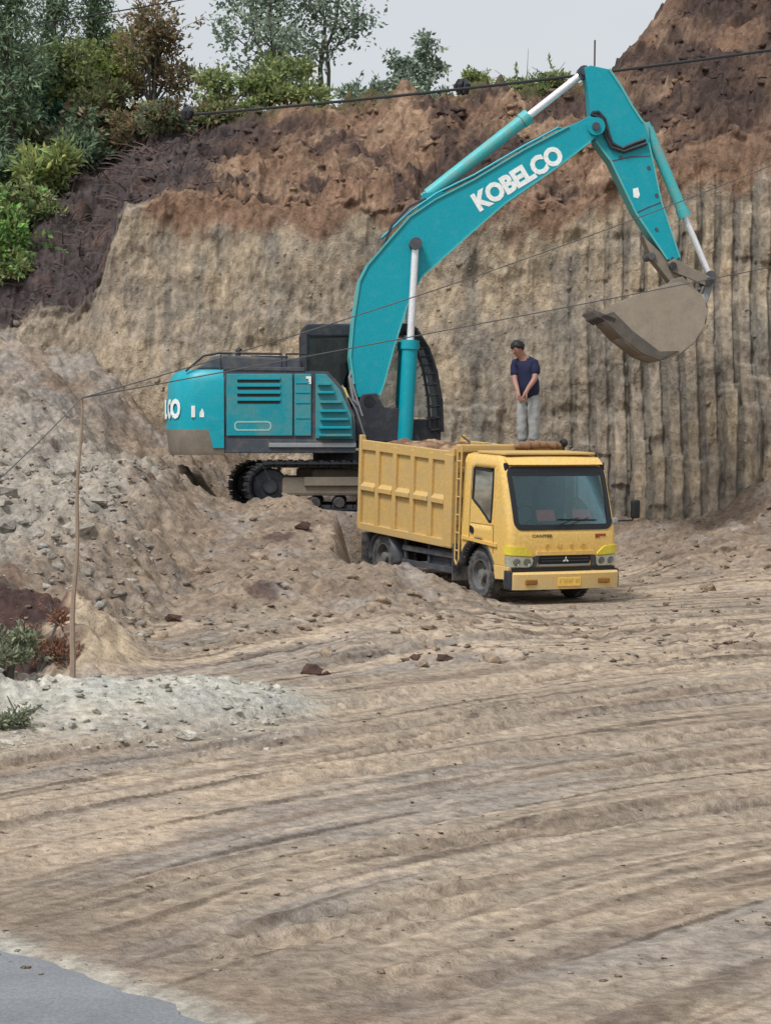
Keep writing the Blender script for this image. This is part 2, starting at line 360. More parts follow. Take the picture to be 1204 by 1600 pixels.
def ground_z(x, y, fine=True):
    x = np.asarray(x, np.float64); y = np.asarray(y, np.float64)
    z = ground_base(x, y); k = calm(x, y)
    heap = np.clip(S(0.06, 0.5, z) + S(-2.6, -3.4, x) * S(19, 21, y), 0, 1) * k
    # churned loose earth on the heaps
    lump = fbm(x * 0.9, y * 0.9, 2.0, 5, 0.58)
    rid = 0.5 - np.abs(pn(x * 1.9, y * 1.9, 4.4)) - np.abs(pn(x * 4.3, y * 4.3, 8.4)) * 0.5
    hs = 0.6 + 0.4 * S(-2.4, -3.4, x)
    z = z + heap * hs * (0.20 * lump + 0.18 * rid + 0.10 * (0.3 - np.abs(pn(x * 2.8 + 4, y * 2.0, 14.0))))
    brk = heap * S(-2.6, -3.6, x) * S(27, 29, y)
    z = z + brk * (0.22 * np.abs(pn(x * 1.5, y * 1.1, 47.0)) + 0.12 * np.floor(3 * (0.5 + 0.5 * pn(x * 1.2, y * 0.9, 48.0))) / 3 + 0.10 * np.abs(pn(x * 3.6, y * 2.6, 49.0)))
    # wheel ruts sweeping across the yard
    t, s = rut_ts(x, y)
    yard = S(1.5, 0.2, z) * (1 - heap) * S(0.2, 1.4, road_d(x, y)) * (0.25 + 0.75 * k) * S(8, 11, y)
    rut = 0.40 * pn(s * 0.10, t * 1.3, 1.0) + 0.45 * pn(s * 0.14, t * 4.0, 2.0) + 0.34 * pn(s * 0.2, t * 8.5, 3.0)
    z = z + yard * (0.030 * rut + 0.025 * pn(x * 0.5, y * 0.5, 6.0))
    z = z + yard * tracks(x, y)
    if fine:
        z = z + yard * (0.008 * pn(s * 0.5, t * 14, 5.0) + 0.012 * (0.3 - np.abs(pn(s * 0.25, t * 10.0, 15.0)))) + (yard * 0.007 + heap * 0.06) * fbm(x * 5, y * 5, 1.0, 3) * k
        churn = S(22.5, 27, y) * S(36.5, 33, y) * (1 - heap) * S(-0.35, 0.25, pn(x * 0.35, y * 0.35, 88.0)) * S(-3, 0, x) * k
        z = z + churn * (0.06 * fbm(x * 1.8, y * 1.5, 66.0, 4, 0.6) + 0.06 * (0.35 - np.abs(pn(x * 2.4, y * 1.7, 67.0))))
        crumb = np.clip(pn(x * 3.2, y * 2.4, 3.0) - 0.16, 0, 1)
        z = z + yard * 0.035 * crumb * S(0.25, 0.5, pn(s * 0.25, t * 0.8, 12.0) + 0.12)
    z = np.where(road_d(x, y) < 0.25, z * S(-0.1, 0.25, road_d(x, y)) - 0.05 * S(0.25, -0.15, road_d(x, y)), z)
    return z
C_TAN = np.array(lin(162, 148, 132)); C_SAND = np.array(lin(182, 165, 146)); C_BRN = np.array(lin(130, 115, 102)); C_GREY = np.array(lin(152, 144, 137))
C_PALE = np.array(lin(186, 184, 175)); C_DARK = np.array(lin(74, 58, 56)); C_RED = np.array(lin(128, 90, 74)); C_MOUND = np.array(lin(143, 128, 113))
def mixa(a, b, t): return a + (b - a) * np.clip(t, 0, 1)[..., None]
def ground_col(x, y, z):
    sh = x.shape; c = np.broadcast_to(C_TAN, sh + (3,)).copy()
    t, s = rut_ts(x, y)
    c = mixa(c, C_SAND, S(-0.1, 0.5, pn(s * 0.08, t * 0.6, 21.0)) * 0.9)
    c = mixa(c, C_GREY, S(0.0, 0.5, pn(s * 0.16, t * 0.9, 31.0)) * 0.75)
    c = mixa(c, C_BRN, S(0.12, 0.5, pn(s * 0.16, t * 3.0, 41.0)) * 0.75)
    c = mixa(c, C_BRN * 0.62, S(0.20, 0.45, pn(s * 0.16, t * 4.2, 51.0) + 0.2 * pn(x * 4, y * 4, 8.0)) * 0.9 * S(-0.2, 0.3, pn(x * 0.4, y * 0.4, 3.0)))
    c = mixa(c, C_SAND * 1.08, S(0.15, 0.5, pn(s * 0.25, t * 6.0, 81.0)) * 0.6); c = mixa(c, C_BRN * 0.75, S(0.22, 0.5, pn(s * 0.22, t * 7.5, 91.0)) * 0.65)
    c = mixa(c, C_BRN * 0.42, S(0.40, 0.6, pn(s * 0.18, t * 5.5, 95.0) + 0.2 * pn(x * 5, y * 5, 6.0)) * 0.8)
    c = mixa(c, C_BRN * 0.95, S(2.2, 0.3, road_d(x, y)) * 0.55)
    c = mixa(c, C_PALE, S(0.35, 0.05, road_d(x, y)) * 0.8)
    c = mixa(c, C_BRN * 0.92, tracks(x, y, True) * 0.45 * S(-0.4, 0.2, pn(x * 0.7, y * 0.7, 44.0)))
    hp = S(0.1, 0.55, ground_base(x, y))
    m = mixa(np.broadcast_to(C_MOUND, sh + (3,)), C_BRN * 0.95, S(-0.15, 0.45, fbm(x * 0.5, y * 0.5, 5.0, 3)))
    m = mixa(m, C_GREY, S(0.1, 0.6, fbm(x * 1.1, y * 1.1, 15.0, 3)) * 0.7)
    c = mixa(c, m, hp)
    left = S(-3.2, -4.6, x + 0.5 * pn(x * 0.8, y * 0.5, 9.0)) * S(27, 31, y)
    c = mixa(c, np.array(lin(160, 153, 143)), left * 0.9 * S(47, 40, y)); c = mixa(c, C_GREY, S(-4.5, -6.5, x) * S(39, 43, y) * S(-0.3, 0.3, pn(x, y, 2.0)))
    pr = np.exp(-((y - 21.2 - 0.5 * (x + 2)) / 1.5) ** 2) * S(-0.3, -1.2, x + 0.35 * pn(x * 2, y * 2, 1.0))
    c = mixa(c, C_PALE, pr * 1.1)
    cone = np.exp(-((x + 3.25) / 0.6) ** 2 - ((y - 25.4) / 1.4) ** 2)
    c = mixa(c, np.array(lin(180, 163, 141)), S(0.25, 0.6, cone))
    lm = S(-3.45, -3.75, x + 0.25 * pn(x * 2, y * 2, 7.0)) * S(23.5, 24.3, y) * S(28, 27, y + 0.8 * pn(x * 1.5, y, 5.0))
    nn = pn(x * 1.1 + 1.7, y * 0.8, 17.0)
    c = mixa(c, C_RED, lm * S(-0.3, 0.1, nn) * 0.9); c = mixa(c, C_DARK, lm * S(-0.3, -0.1, pn(x * 0.9, y * 0.55, 19.0)))
    c = mixa(c, C_DARK * 1.3, S(0.42, 0.6, pn(x * 0.9, y * 0.9, 71.0)) * hp * 0.8)
    return c
# the yard and its heaps
U = np.linspace(-0.30, 0.30, 620); rows = np.concatenate([np.geomspace(6.5, 24, 330, endpoint=False), np.linspace(24, 51, 420)])
Yg = np.repeat(rows[:, None], len(U), 1); Xg = U[None, :] * (Yg + 6.0)
Zg = ground_z(Xg, Yg)
bg_ = grid_mesh('ground', np.stack([Xg, Yg, Zg], -1), M['soil'], ground_col(Xg, Yg, Zg)); tag(bg_, kind='structure')
def gz(x, y):                                          # ground height read off the finished mesh
    i = int(np.clip(np.searchsorted(rows, y) - 1, 0, len(rows) - 2)); fy = float(np.clip((y - rows[i]) / (rows[i + 1] - rows[i]), 0, 1))
    return float(np.interp(x, Xg[i], Zg[i]) * (1 - fy) + np.interp(x, Xg[i + 1], Zg[i + 1]) * fy)
# land beyond, to the horizon
b = MB(); ring = [(r * math.cos(a), r * math.sin(a) + 30, -0.4) for r in (0.1, 60, 300, 3000) for a in np.linspace(0, 2 * math.pi, 48, endpoint=False)]
b.add(ring, [(k * 48 + j, k * 48 + (j + 1) % 48, (k + 1) * 48 + (j + 1) % 48, (k + 1) * 48 + j) for k in range(3) for j in range(48)])
far = b.build('terrain', M['soil']); vcol(far.data, np.tile(C_BRN, (len(far.data.vertices), 1))); tag(far, kind='structure')
# asphalt road under and beside the photographer
edge = []
for k in range(360):
    s_ = -14 + k * 0.0833
    ex_, ey_ = -1.87 + s_ * 0.611, 11.16 - s_ * 0.791
    wob = -0.04 + 0.04 * math.sin(s_ * 2.1) + 0.10 * float(fbm(s_ * 1.7, 0.3, 0.7, 4, 0.6))
    edge.append((ex_ + wob * 0.79, ey_ + wob * 0.61))
b = MB(); n = len(edge)
b.add([(x, y, 0.02) for x, y in edge] + [(x - 7.1, y - 5.5, 0.07) for x, y in edge] + [(x, y, -0.1) for x, y in edge],
      [(i, i + 1, n + i + 1, n + i) for i in range(n - 1)] + [(i, i + 1, 2 * n + i + 1, 2 * n + i) for i in range(n - 1)])
tag(b.build('road', M['road']), kind='structure')

# ------------------------------------------------------------------ cut bank and hill behind (one earth ribbon)
XF = [-16, -8.3, -6.45, -6.15, -5.55, -4.15, -2.5, 0, 2, 4.1, 6, 8.3, 16]
ZF = [4.6, 4.85, 5.25, 6.0, 7.55, 7.9, 7.6, 7.4, 7.5, 7.6, 8.4, 8.9, 9.4]
XT = [-16, -8, -6, -4.6, -3.2, -1.5, 0, 1.7, 3, 4.6, 5.2, 5.9, 6.7, 9, 16]
ZT = [12.2, 11.6, 10.9, 10.2, 10.0, 10.2, 10.4, 10.55, 10.4, 10.4, 11.0, 11.9, 12.9, 15.3, 18]
RUN = ([-16, -6, -4, -2, 4.5, 6, 16], [9, 8, 5, 3.4, 3.4, 5.5, 7])
ux = np.linspace(-14, 14, 1080)
zf, zt, run, yc = np.interp(ux, XF, ZF), np.interp(ux, XT, ZT), np.interp(ux, *RUN), Yc(ux)
zf = zf + 0.24 * fbm(ux * 1.3, 0.5, 0.5, 5, 0.6); zt = zt + 0.14 * fbm(ux * 0.9, 1.5, 0.5, 4)
v1 = np.linspace(0, 1, 250, endpoint=False); v2 = np.linspace(0, 1, 170, endpoint=False); v3 = np.linspace(0, 1, 30)
lean = 0.9
Yr = np.concatenate([yc + lean * v1[:, None], yc + lean + run * v2[:, None], yc + lean + run + 14 * v3[:, None]])
Zr = np.concatenate([-0.6 + (zf + 0.6) * v1[:, None], zf + (zt - zf) * (v2[:, None] ** 0.9), zt + 0.4 * v3[:, None]])
Xr = np.broadcast_to(ux, Yr.shape).copy()
face = np.concatenate([np.ones((250, 1)), 1 - S(0, 0.06, v2)[:, None], np.zeros((30, 1))]) * np.ones_like(Xr)
soilm = 1 - face
n_up = np.concatenate([np.zeros((250, 1)) + 0.05, 0.05 + 0.75 * S(0, 0.1, v2)[:, None], np.ones((30, 1))]) * np.ones_like(Xr)
# tooth grooves of the bucket: columns of a third of a metre, started at uneven heights
wx = Xr + 0.12 * pn(Xr * 0.2, Zr * 0.25, 2.0) + 0.025 * pn(Xr * 1.2, Zr * 0.8, 4.0) + 0.03 * (Zr - 4) * np.sin(Xr * 0.7 + 1.0) * S(5, 3, Xr)
ph = wx / 0.36; j = np.floor(ph); fr = ph - j
def hsh(a, b=0): return np.modf(np.abs(np.sin(a * 12.9898 + b * 78.233) * 43758.5453))[0]
scal = np.abs(fr - 0.5) * 2
groove = S(0.54, 0.66, scal + 0.14 * pn(Xr * 3, Zr * 2.5, 71.0))
lev = np.floor((Zr + 2.2 * hsh(j, 1)) / (1.6 + 1.2 * hsh(j, 2))); step = hsh(j, lev + 3)
strong = np.clip(S(2.8, 5.0, Xr + 0.25 * (3 - Zr)) + 0.30 * S(-0.1, 0.5, pn(Xr * 0.4, Zr * 0.3, 5.0)), 0.05, 1) * S(-6.6, -5, Xr) * S(8.8, 6.6, Zr)
out = -0.10 * groove * strong + 0.13 * (step - 0.5) * strong + 0.03 * (hsh(j, np.floor(Zr * 3.1 + 5 * hsh(j, 4))) - 0.5) * strong * (1 - groove)
# ledges: the cut steps out lower down on the right
for x0, x1, zz, am in ((5.3, 6.85, 2.35, 0.34), (6.85, 7.6, 3.5, 0.34), (7.45, 9.4, 4.1, 0.30), (-1.5, 2.4, 3.3, 0.12)):
    zl = zz + 0.5 * (hsh(j, 9) - 0.5) * (1 if am > 0.2 else 0.2)
    out = out + am * S(x0 - 0.1, x0 + 0.1, wx) * S(x1 + 0.1, x1 - 0.1, wx) * S(zl + 0.05, zl - 0.02, Zr + 0.05 * pn(Xr * 5, Zr, 3.0))
out = out + 0.28 * fbm(Xr * 0.35, Zr * 0.3, 3.0, 2) + 0.10 * np.abs(pn(Xr * 0.9 + 0.5 * pn(Xr, Zr, 1.0), Zr * 0.7, 37.0)) * S(5.5, 4, Xr) + 0.065 * fbm(Xr * 2.4, Zr * 0.9, 6.0, 5, 0.62) + 0.022 * pn(Xr * 6.5, Zr * 0.9, 44.0) * S(8.2, 7, Zr) + 0.04 * np.clip(pn(Xr * 2.6, Zr * 2.2, 9.0) - 0.26, 0, 1) * 3
out = out - 0.08 * np.clip(pn(Xr * 1.8, Zr * 1.4, 19.0) - 0.34, 0, 1) * 3
rid2 = 0.45 - np.abs(pn(Xr * 1.0, Yr * 0.9, Zr * 0.9)) - 0.55 * np.abs(pn(Xr * 2.4, Yr * 2.4, Zr * 2.4 + 3))
lump = 0.36 * fbm(Xr * 0.6, Yr * 0.6, Zr * 0.7, 5, 0.56) + 0.48 * rid2 + 0.20 * (0.3 - np.abs(pn(Xr * 3.2, Yr * 3.2, Zr * 3.2))) + 0.16 * fbm(Xr * 3.4, Yr * 3.4, Zr * 3.4, 3, 0.6)
ruttop = S(0, 0.5, soilm)
off = out * face + lump * ruttop * np.where(np.arange(Xr.shape[0])[:, None] > 420, 0.5, 1)
Yr2 = Yr - off * (1 - n_up); Zr2 = Zr + off * n_up
Xr2 = Xr + 0.08 * fbm(Xr * 1.5, Zr * 1.5, 33.0, 3) * soilm
C_FACE = np.array(lin(162, 150, 135)); C_FTAN = np.array(lin(181, 164, 141)); C_FGREY = np.array(lin(136, 131, 123)); C_UP = np.array(lin(136, 111, 94)); C_UPD = np.array(lin(84, 71, 68)); C_UPT = np.array(lin(164, 139, 118)); C_SLOPE = np.array(lin(84, 76, 76))
cf = mixa(np.broadcast_to(C_FACE, Xr.shape + (3,)), C_FTAN, S(-0.1, 0.5, fbm(Xr * 0.5, Zr * 0.6, 2.0, 4)) * 0.8)
cf = mixa(cf, C_FGREY, S(0.0, 0.45, pn(Xr * 1.4, Zr * 0.14, 12.0)) * 0.75); cf = mixa(cf, C_FGREY * 0.88, S(0.1, 0.45, pn(Xr * 4.2, Zr * 0.35, 14.0)) * 0.5); cf = mixa(cf, C_FTAN * 1.1, S(0.15, 0.5, pn(Xr * 3.6, Zr * 0.6, 24.0)) * 0.5)
cf = mixa(cf, C_FTAN * 1.05, S(1.6, 0.1, np.abs(Zr - np.interp(Xr, XF, ZF) + 0.7)) * 0.55 * S(-0.2, 0.3, pn(Xr * 0.8, Zr * 2.0, 7.0)))
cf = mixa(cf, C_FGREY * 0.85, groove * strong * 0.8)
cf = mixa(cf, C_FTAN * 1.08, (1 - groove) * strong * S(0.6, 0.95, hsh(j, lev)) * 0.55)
cf = mixa(cf, C_FGREY * 0.6, S(0.40, 0.55, pn(Xr * 1.3, Zr * 1.8, 55.0)) * 0.45)
redz = np.interp(Xr, [-15, -6, -4, 0, 4, 6, 15], [9.5, 8, 6.95, 6.9, 7.0, 7.8, 8.2]) + 0.6 * fbm(Xr * 0.9, Zr * 0.5, 4.0, 5, 0.6)
cf = mixa(cf, C_UP * 1.1, S(-0.15, 0.35, Zr - redz))
cu = mixa(np.broadcast_to(C_UP, Xr.shape + (3,)), C_UPT, S(0.0, 0.5, fbm(Xr * 0.8, Yr * 0.8, Zr * 1.2, 4)) * 0.85)
cu = mixa(cu, C_UPD, S(-0.12, 0.3, fbm(Xr * 0.55 + 3, Yr * 0.55, Zr * 0.9, 5, 0.6)) * 0.9)
cu = mixa(cu, C_UPD * 0.8, S(4.6, 6.2, Xr) * S(8.6, 9.4, Zr) * S(-0.35, 0.15, pn(Xr * 0.6, Zr * 0.9, 8.0)) * 0.9)
sl_ = S(-3.1, -4.4, Xr + 0.5 * pn(Xr, Zr, 3.0) - 0.35 * (Zr - 8.6))
cu = mixa(cu, mixa(np.broadcast_to(C_SLOPE, Xr.shape + (3,)), np.array(lin(98, 82, 78)), S(0.1, 0.5, fbm(Xr * 1.2, Yr * 1.2, Zr, 3))), sl_)
top = np.concatenate([np.zeros((400, 1)), np.linspace(0, 1, 20)[:, None], np.ones((30, 1))]) * np.ones_like(Xr)
cu = mixa(cu, np.array(lin(88, 92, 58)), top * S(5.2, 4.2, Xr) * S(-0.3, 0.2, pn(Xr * 1.5, Yr, 1.0)) * 0.8)
cc = mixa(cu, cf, face)
cl = grid_mesh('cut_bank', np.stack([Xr2, Yr2, Zr2], -1), M['cliff'], cc); tag(cl, kind='structure')
def hill(x, Y):                                        # surface height of the hill behind the cut
    i = int(np.clip(np.searchsorted(ux, x), 1, len(ux) - 1)); return float(np.interp(Y, Yr2[:, i][240:], Zr2[:, i][240:]))
# ------------------------------------------------------------------ dump truck (local: X forward, Y to its left, Z up; origin under the front bumper)
truck = empty('dump_truck', (TP[0], TP[1], -0.03), (0, R(2.4), -(math.pi / 2 - YAW)))
tag(truck, 'yellow dump truck with a ribbed steel bed full of earth', 'truck')
Z0s = [0.60, 0.78, 0.96, 1.12, 1.25, 1.55, 1.85, 2.13, 2.20, 2.27, 2.32, 2.345]
X0s = [-0.06, -0.03, -0.02, -0.03, -0.05, -0.14, -0.24, -0.34, -0.38, -0.44, -0.53, -0.69]
H0s = [0.975, 0.985, 0.985, 0.985, 0.985, 0.975, 0.965, 0.95, 0.942, 0.925, 0.89, 0.78]
ZS = [0.60, 0.65, 0.70, 0.75, 0.80, 0.85, 0.90, 0.96, 1.04, 1.12, 1.25, 1.55, 1.85, 2.13, 2.20, 2.27, 2.32, 2.345]
XFs = list(np.interp(ZS, Z0s, X0s)); HWs = list(np.interp(ZS, Z0s, H0s))
CX = -1.62; RC = 0.11
def shell(s, z, off=0.0):
    """point on the cab skin: s = metres along the skin from the front centre (s > 0 to the truck's left)"""
    xf = np.interp(z, ZS, XFs); hw = np.interp(z, ZS, HWs); sg = 1 if s >= 0 else -1; a = abs(s); fl = hw - RC
    bow = lambda y: -0.05 * (y / hw) ** 2
    if a <= fl: return Vector((xf + bow(a) + off, sg * a, z))
    arc = RC * math.pi / 2
    if a <= fl + arc:
        t = (a - fl) / RC; r = RC + off
        return Vector((xf + bow(fl) - RC + r * math.cos(t), sg * (fl + r * math.sin(t)), z))
    return Vector((xf + bow(fl) - RC - (a - fl - arc), sg * (hw + off), z))
def s_side(x, z):                                       # skin coordinate of a point on the flank
    xf = np.interp(z, ZS, XFs); hw = np.interp(z, ZS, HWs); fl = hw - RC
    return fl + RC * math.pi / 2 + (xf - 0.05 * (fl / hw) ** 2 - RC - x)
WY = 0.84
def build_cab():
    xs_ = [-0.36, -0.46, -0.55, -0.59, -0.64] + [-0.64 - 0.0425 * k for k in range(1, 17)] + [-1.36, -1.42, -1.48, -1.54, CX]
    rows = []
    for z in ZS:
        hw = np.interp(z, ZS, HWs); fl = hw - RC; arc = RC * math.pi / 2; wy = min(WY, fl * 0.94)
        right = [wy * k / 4 for k in range(5)] + [(wy + fl) / 2] + [fl + arc * k / 5 for k in range(6)]
        right += [max(s_side(x, z), fl + arc + 0.004 * (i + 1)) for i, x in enumerate(xs_)]
        rows.append([shell(-s, z) for s in reversed(right[1:])] + [shell(s, z) for s in right])
    n = len(rows[0]); half = len(right) - 1
    vs = [p for r in rows for p in r]; fs = []
    for i in range(len(ZS) - 1):
        win = 1.24 < (ZS[i] + ZS[i + 1]) / 2 < 2.13; zm = (ZS[i] + ZS[i + 1]) / 2
        for k in range(n - 1):
            c = k - half; a = c if c >= 0 else -c - 1        # segment number from the centre
            if win and a < 4: continue                       # windscreen opening
            if a >= 12:
                xm = (rows[i][k].x + rows[i][k + 1].x) / 2
                if win and -1.33 < xm < -0.64: continue      # side window openings
                if (xm + 1.1) ** 2 + (zm - 0.42) ** 2 < 0.53 ** 2: continue   # wheel arches
            fs.append((i * n + k, i * n + k + 1, (i + 1) * n + k + 1, (i + 1) * n + k))
        if not win: fs.append((i * n + n - 1, i * n, (i + 1) * n, (i + 1) * n + n - 1))
    top = (len(ZS) - 1) * n; vs.append(Vector((-1.1, 0, 2.36))); ti = len(vs) - 1
    fs += [(top + k, top + (k + 1) % n, ti) for k in range(n)]
    b = MB(); b.add(vs, fs)
    return b.build('cab', M['yellow'], truck, smooth=True)
cab = build_cab()
md = cab.modifiers.new('thickness', 'SOLIDIFY'); md.thickness = 0.03; md.offset = -1
def patch(name, quad, mat, parent, off0=0.0, off1=0.012, nu=8, nv=5, round_=0.0):
    """a panel lying on the cab skin; quad = four (s, z) corners counter-clockwise from lower left"""
    b = MB(); (a, b_, c, d) = [Vector((p[0], p[1])) for p in quad]
    pts = []
    for v in range(nv + 1):
        for u in range(nu + 1):
            uu, vv = u / nu, v / nv
            if round_:
                e = round_; x, y = abs(uu * 2 - 1), abs(vv * 2 - 1)
                k = 1 / max(1e-6, (x ** e + y ** e) ** (1 / e)) * max(x, y) if max(x, y) > 0 else 1
                uu = 0.5 + (uu - 0.5) * k; vv = 0.5 + (vv - 0.5) * k
            p = (a * (1 - uu) + b_ * uu) * (1 - vv) + (d * (1 - uu) + c * uu) * vv; pts.append(p)
    for off in (off0, off1): b.v += [tuple(shell(p.x, p.y, off)) for p in pts]
    N = len(pts); W_ = nu + 1
    for v in range(nv):
        for u in range(nu):
            q = [v * W_ + u, v * W_ + u + 1, (v + 1) * W_ + u + 1, (v + 1) * W_ + u]
            b.f.append(tuple(i + N for i in q)); b.f.append(tuple(reversed(q)))
    bd = [u for u in range(nu)] + [v * W_ + nu for v in range(nv)] + [nv * W_ + u for u in range(nu, 0, -1)] + [v * W_ for v in range(nv, 0, -1)]
    for i in range(len(bd)): p, q = bd[i], bd[(i + 1) % len(bd)]; b.f.append((p, q, q + N, p + N))
    return b.build(name, mat, parent, smooth=True)
def ring(name, pts, wd, mat, parent, off=0.012, inner_off=None):
    """rubber seal: band along a closed (s, z) outline, its outer edge scaled out by wd"""
    c = Vector((sum(p[0] for p in pts) / len(pts), sum(p[1] for p in pts) / len(pts))); b = MB(); n = len(pts)
    for k, off_ in ((1, -0.004), (1, off), (-1, off), (-1, -0.02)):
        for i, p in enumerate(pts):
            q0 = Vector(pts[i - 1]); q1 = Vector(pts[(i + 1) % n]); t = (q1 - q0).normalized(); nn = Vector((t.y, -t.x))
            if nn.dot(Vector(p) - c) < 0: nn = -nn
            r = Vector(p) + nn * wd * (0.5 * k); b.v.append(tuple(shell(r.x, r.y, off_)))
    for k in range(3):
        for i in range(n): b.f.append((k * n + i, k * n + (i + 1) % n, (k + 1) * n + (i + 1) % n, (k + 1) * n + i))
    return b.build(name, mat, parent, smooth=True)
def rrect(x0, x1, y0, y1, r, n=5):
    P = []
    for cx, cy, a0 in ((x1 - r, y0 + r, -90), (x1 - r, y1 - r, 0), (x0 + r, y1 - r, 90), (x0 + r, y0 + r, 180)):
        for k in range(n + 1): a = R(a0 + 90 * k / n); P.append((cx + r * math.cos(a), cy + r * math.sin(a)))
    Q = []
    for i in range(len(P)):                            # even out long runs so that the band follows the skin
        p, q = P[i], P[(i + 1) % len(P)]; L = math.hypot(q[0] - p[0], q[1] - p[1]); m = max(1, int(L / 0.12))
        Q += [(p[0] + (q[0] - p[0]) * k / m, p[1] + (q[1] - p[1]) * k / m) for k in range(m)]
    return Q
ws = patch('windshield', [(-WY - 0.02, 1.24), (WY + 0.02, 1.24), (WY + 0.02, 2.14), (-WY - 0.02, 2.14)], M['glass'], cab, -0.004, 0.002, 16, 8)
ring('windshield_seal', rrect(-WY - 0.015, WY + 0.015, 1.235, 2.135, 0.09), 0.085, M['seal'], ws)
patch('sun_band', [(-WY, 2.03), (WY, 2.03), (WY, 2.13), (-WY, 2.13)], M['seal'], ws, 0.004, 0.006, 16, 2)
for sg in (-1, 1):
    b = MB()                                           # wiper
    b.tube([shell(sg * 0.1 - 0.1, 1.25, 0.03), shell(sg * 0.1 + 0.35, 1.38, 0.03)], 0.008, 6); b.tube([shell(sg * 0.1 - 0.02, 1.36, 0.03), shell(sg * 0.1 + 0.5, 1.34, 0.03)], 0.008, 6)
    b.build('wiper', M['seal'], ws)
for sg, nm in ((-1, 'right'), (1, 'left')):
    ss = lambda x, z: sg * s_side(x, z)
    g = [(-0.66, 1.29), (-0.66, 2.08), (-0.98, 2.10), (-1.29, 2.10), (-1.29, 1.62), (-1.05, 1.50), (-0.85, 1.38), (-0.72, 1.29)]
    door = MB(); edge_ = [(-0.56, 0.72), (-0.56, 2.17), (-1.36, 2.19), (-1.36, 0.95), (-0.95, 0.74)]
    L = [shell(ss(x, z), z, 0.004) for x, z in g]
    gl = MB(); n = len(L); gl.add(L, [tuple(range(n))]); go = gl.build('door_window', M['glass_dark'], cab)
    G = [(ss(x, z), z) for x, z in g]
    G2 = []
    for i in range(n):
        p, q = G[i], G[(i + 1) % n]; G2 += [(p[0] + (q[0] - p[0]) * k / 3, p[1] + (q[1] - p[1]) * k / 3) for k in range(3)]
    ring('window_seal', G2, 0.045, M['seal'], go, 0.014)
    # lower part of the opening closed by the door skin
    D = [(-1.33, 1.24), (-0.60, 1.24), (-0.60, 1.29), (-0.72, 1.29), (-0.85, 1.38), (-1.05, 1.50), (-1.29, 1.62), (-1.33, 1.62)]
    d = MB(); d.add([shell(ss(x, z), z, 0.004) for x, z in D], [tuple(range(len(D)))]); 
    d2 = [(-0.57, 1.24), (-0.57, 2.14), (-0.64, 2.14), (-0.64, 1.24)]; d.add([shell(ss(x, z), z, 0.003) for x, z in d2], [(0, 1, 2, 3)])
    door_o = d.build('door', M['yellow'], cab); md = door_o.modifiers.new('thickness', 'SOLIDIFY'); md.thickness = 0.012; md.offset = 0
    # door gap lines, handle recess, sill fold
    for (xa, za, xb, zb) in ((-0.585, 0.80, -0.585, 1.22), (-1.36, 0.95, -1.36, 2.15)):
        b = MB(); m = 6; b.tube([shell(ss(xa + (xb - xa) * k / m, za + (zb - za) * k / m), za + (zb - za) * k / m, 0.001) for k in range(m + 1)], 0.007, 5); b.build('door_gap', M['darktext'], door_o)
    patch('door_handle', [(ss(-1.33, 1.08), 1.08), (ss(-1.22, 1.08), 1.06), (ss(-1.22, 1.2), 1.15), (ss(-1.33, 1.2), 1.2)], M['seal'], door_o, 0.0, 0.02, 4, 3, 4)
    patch('door_fold', [(ss(-1.58, 0.98), 0.955), (ss(-0.45, 0.9), 0.905), (ss(-0.45, 0.98), 0.955), (ss(-1.58, 1.02), 1.01)], M['yellow'], door_o, 0.0, 0.03, 10, 2)
    # wheel arch: skirt in front of and behind the wheel
    b = MB()
    y0, y1 = sg * 0.86, sg * 0.992
    b.prism([(-0.10, 0.62), (-0.10, 0.42), (-0.50, 0.40), (-0.58, 0.62)], min(y0, y1), max(y0, y1)); b.build('front_skirt', M['yellow'], cab, bevel=0.01)
    arch = [(-1.1 + 0.545 * math.cos(R(a)), 0.0, 0.42 + 0.545 * math.sin(R(a))) for a in range(10, 171, 8)]
    b = MB(); 
    for k in range(len(arch) - 1):
        p, q = Vector(arch[k]), Vector(arch[k + 1]); b.add([(p.x, sg * 0.80, p.z), (q.x, sg * 0.80, q.z), (q.x, sg * 1.0, q.z), (p.x, sg * 1.0, p.z)], [(0, 1, 2, 3)])
    ao = b.build('wheel_arch', M['black'], cab, smooth=True, merge=True); md = ao.modifiers.new('thickness', 'SOLIDIFY'); md.thickness = 0.075; md.offset = 0
    # lamps
    hl = patch('headlight', [(sg * 0.60, 0.61), (sg * 1.02, 0.62), (sg * 1.05, 0.80), (sg * 0.57, 0.76)], M['lamp_clear'], cab, 0.0, 0.03, 8, 4, 6)
    for k, sx in enumerate((0.68, 0.86)):
        b = MB(); c = shell(sg * sx, 0.70, 0.03); b.lathe([(0.0, 0.02), (0.055, 0.012), (0.062, -0.01)], c, 'X', 14); b.build('bulb_lens', M['glass_clear'], hl, smooth=True)
    patch('headlight_bezel', [(sg * 0.52, 0.60), (sg * 0.60, 0.60), (sg * 0.57, 0.78), (sg * 0.46, 0.80)], M['dark'], hl, 0.0, 0.02, 3, 3)
    patch('indicator', [(sg * 0.56, 0.785), (sg * 1.06, 0.81), (sg * 1.10, 0.95), (sg * 0.72, 0.93)], M['lamp_amber'], cab, 0.0, 0.035, 8, 4, 6)
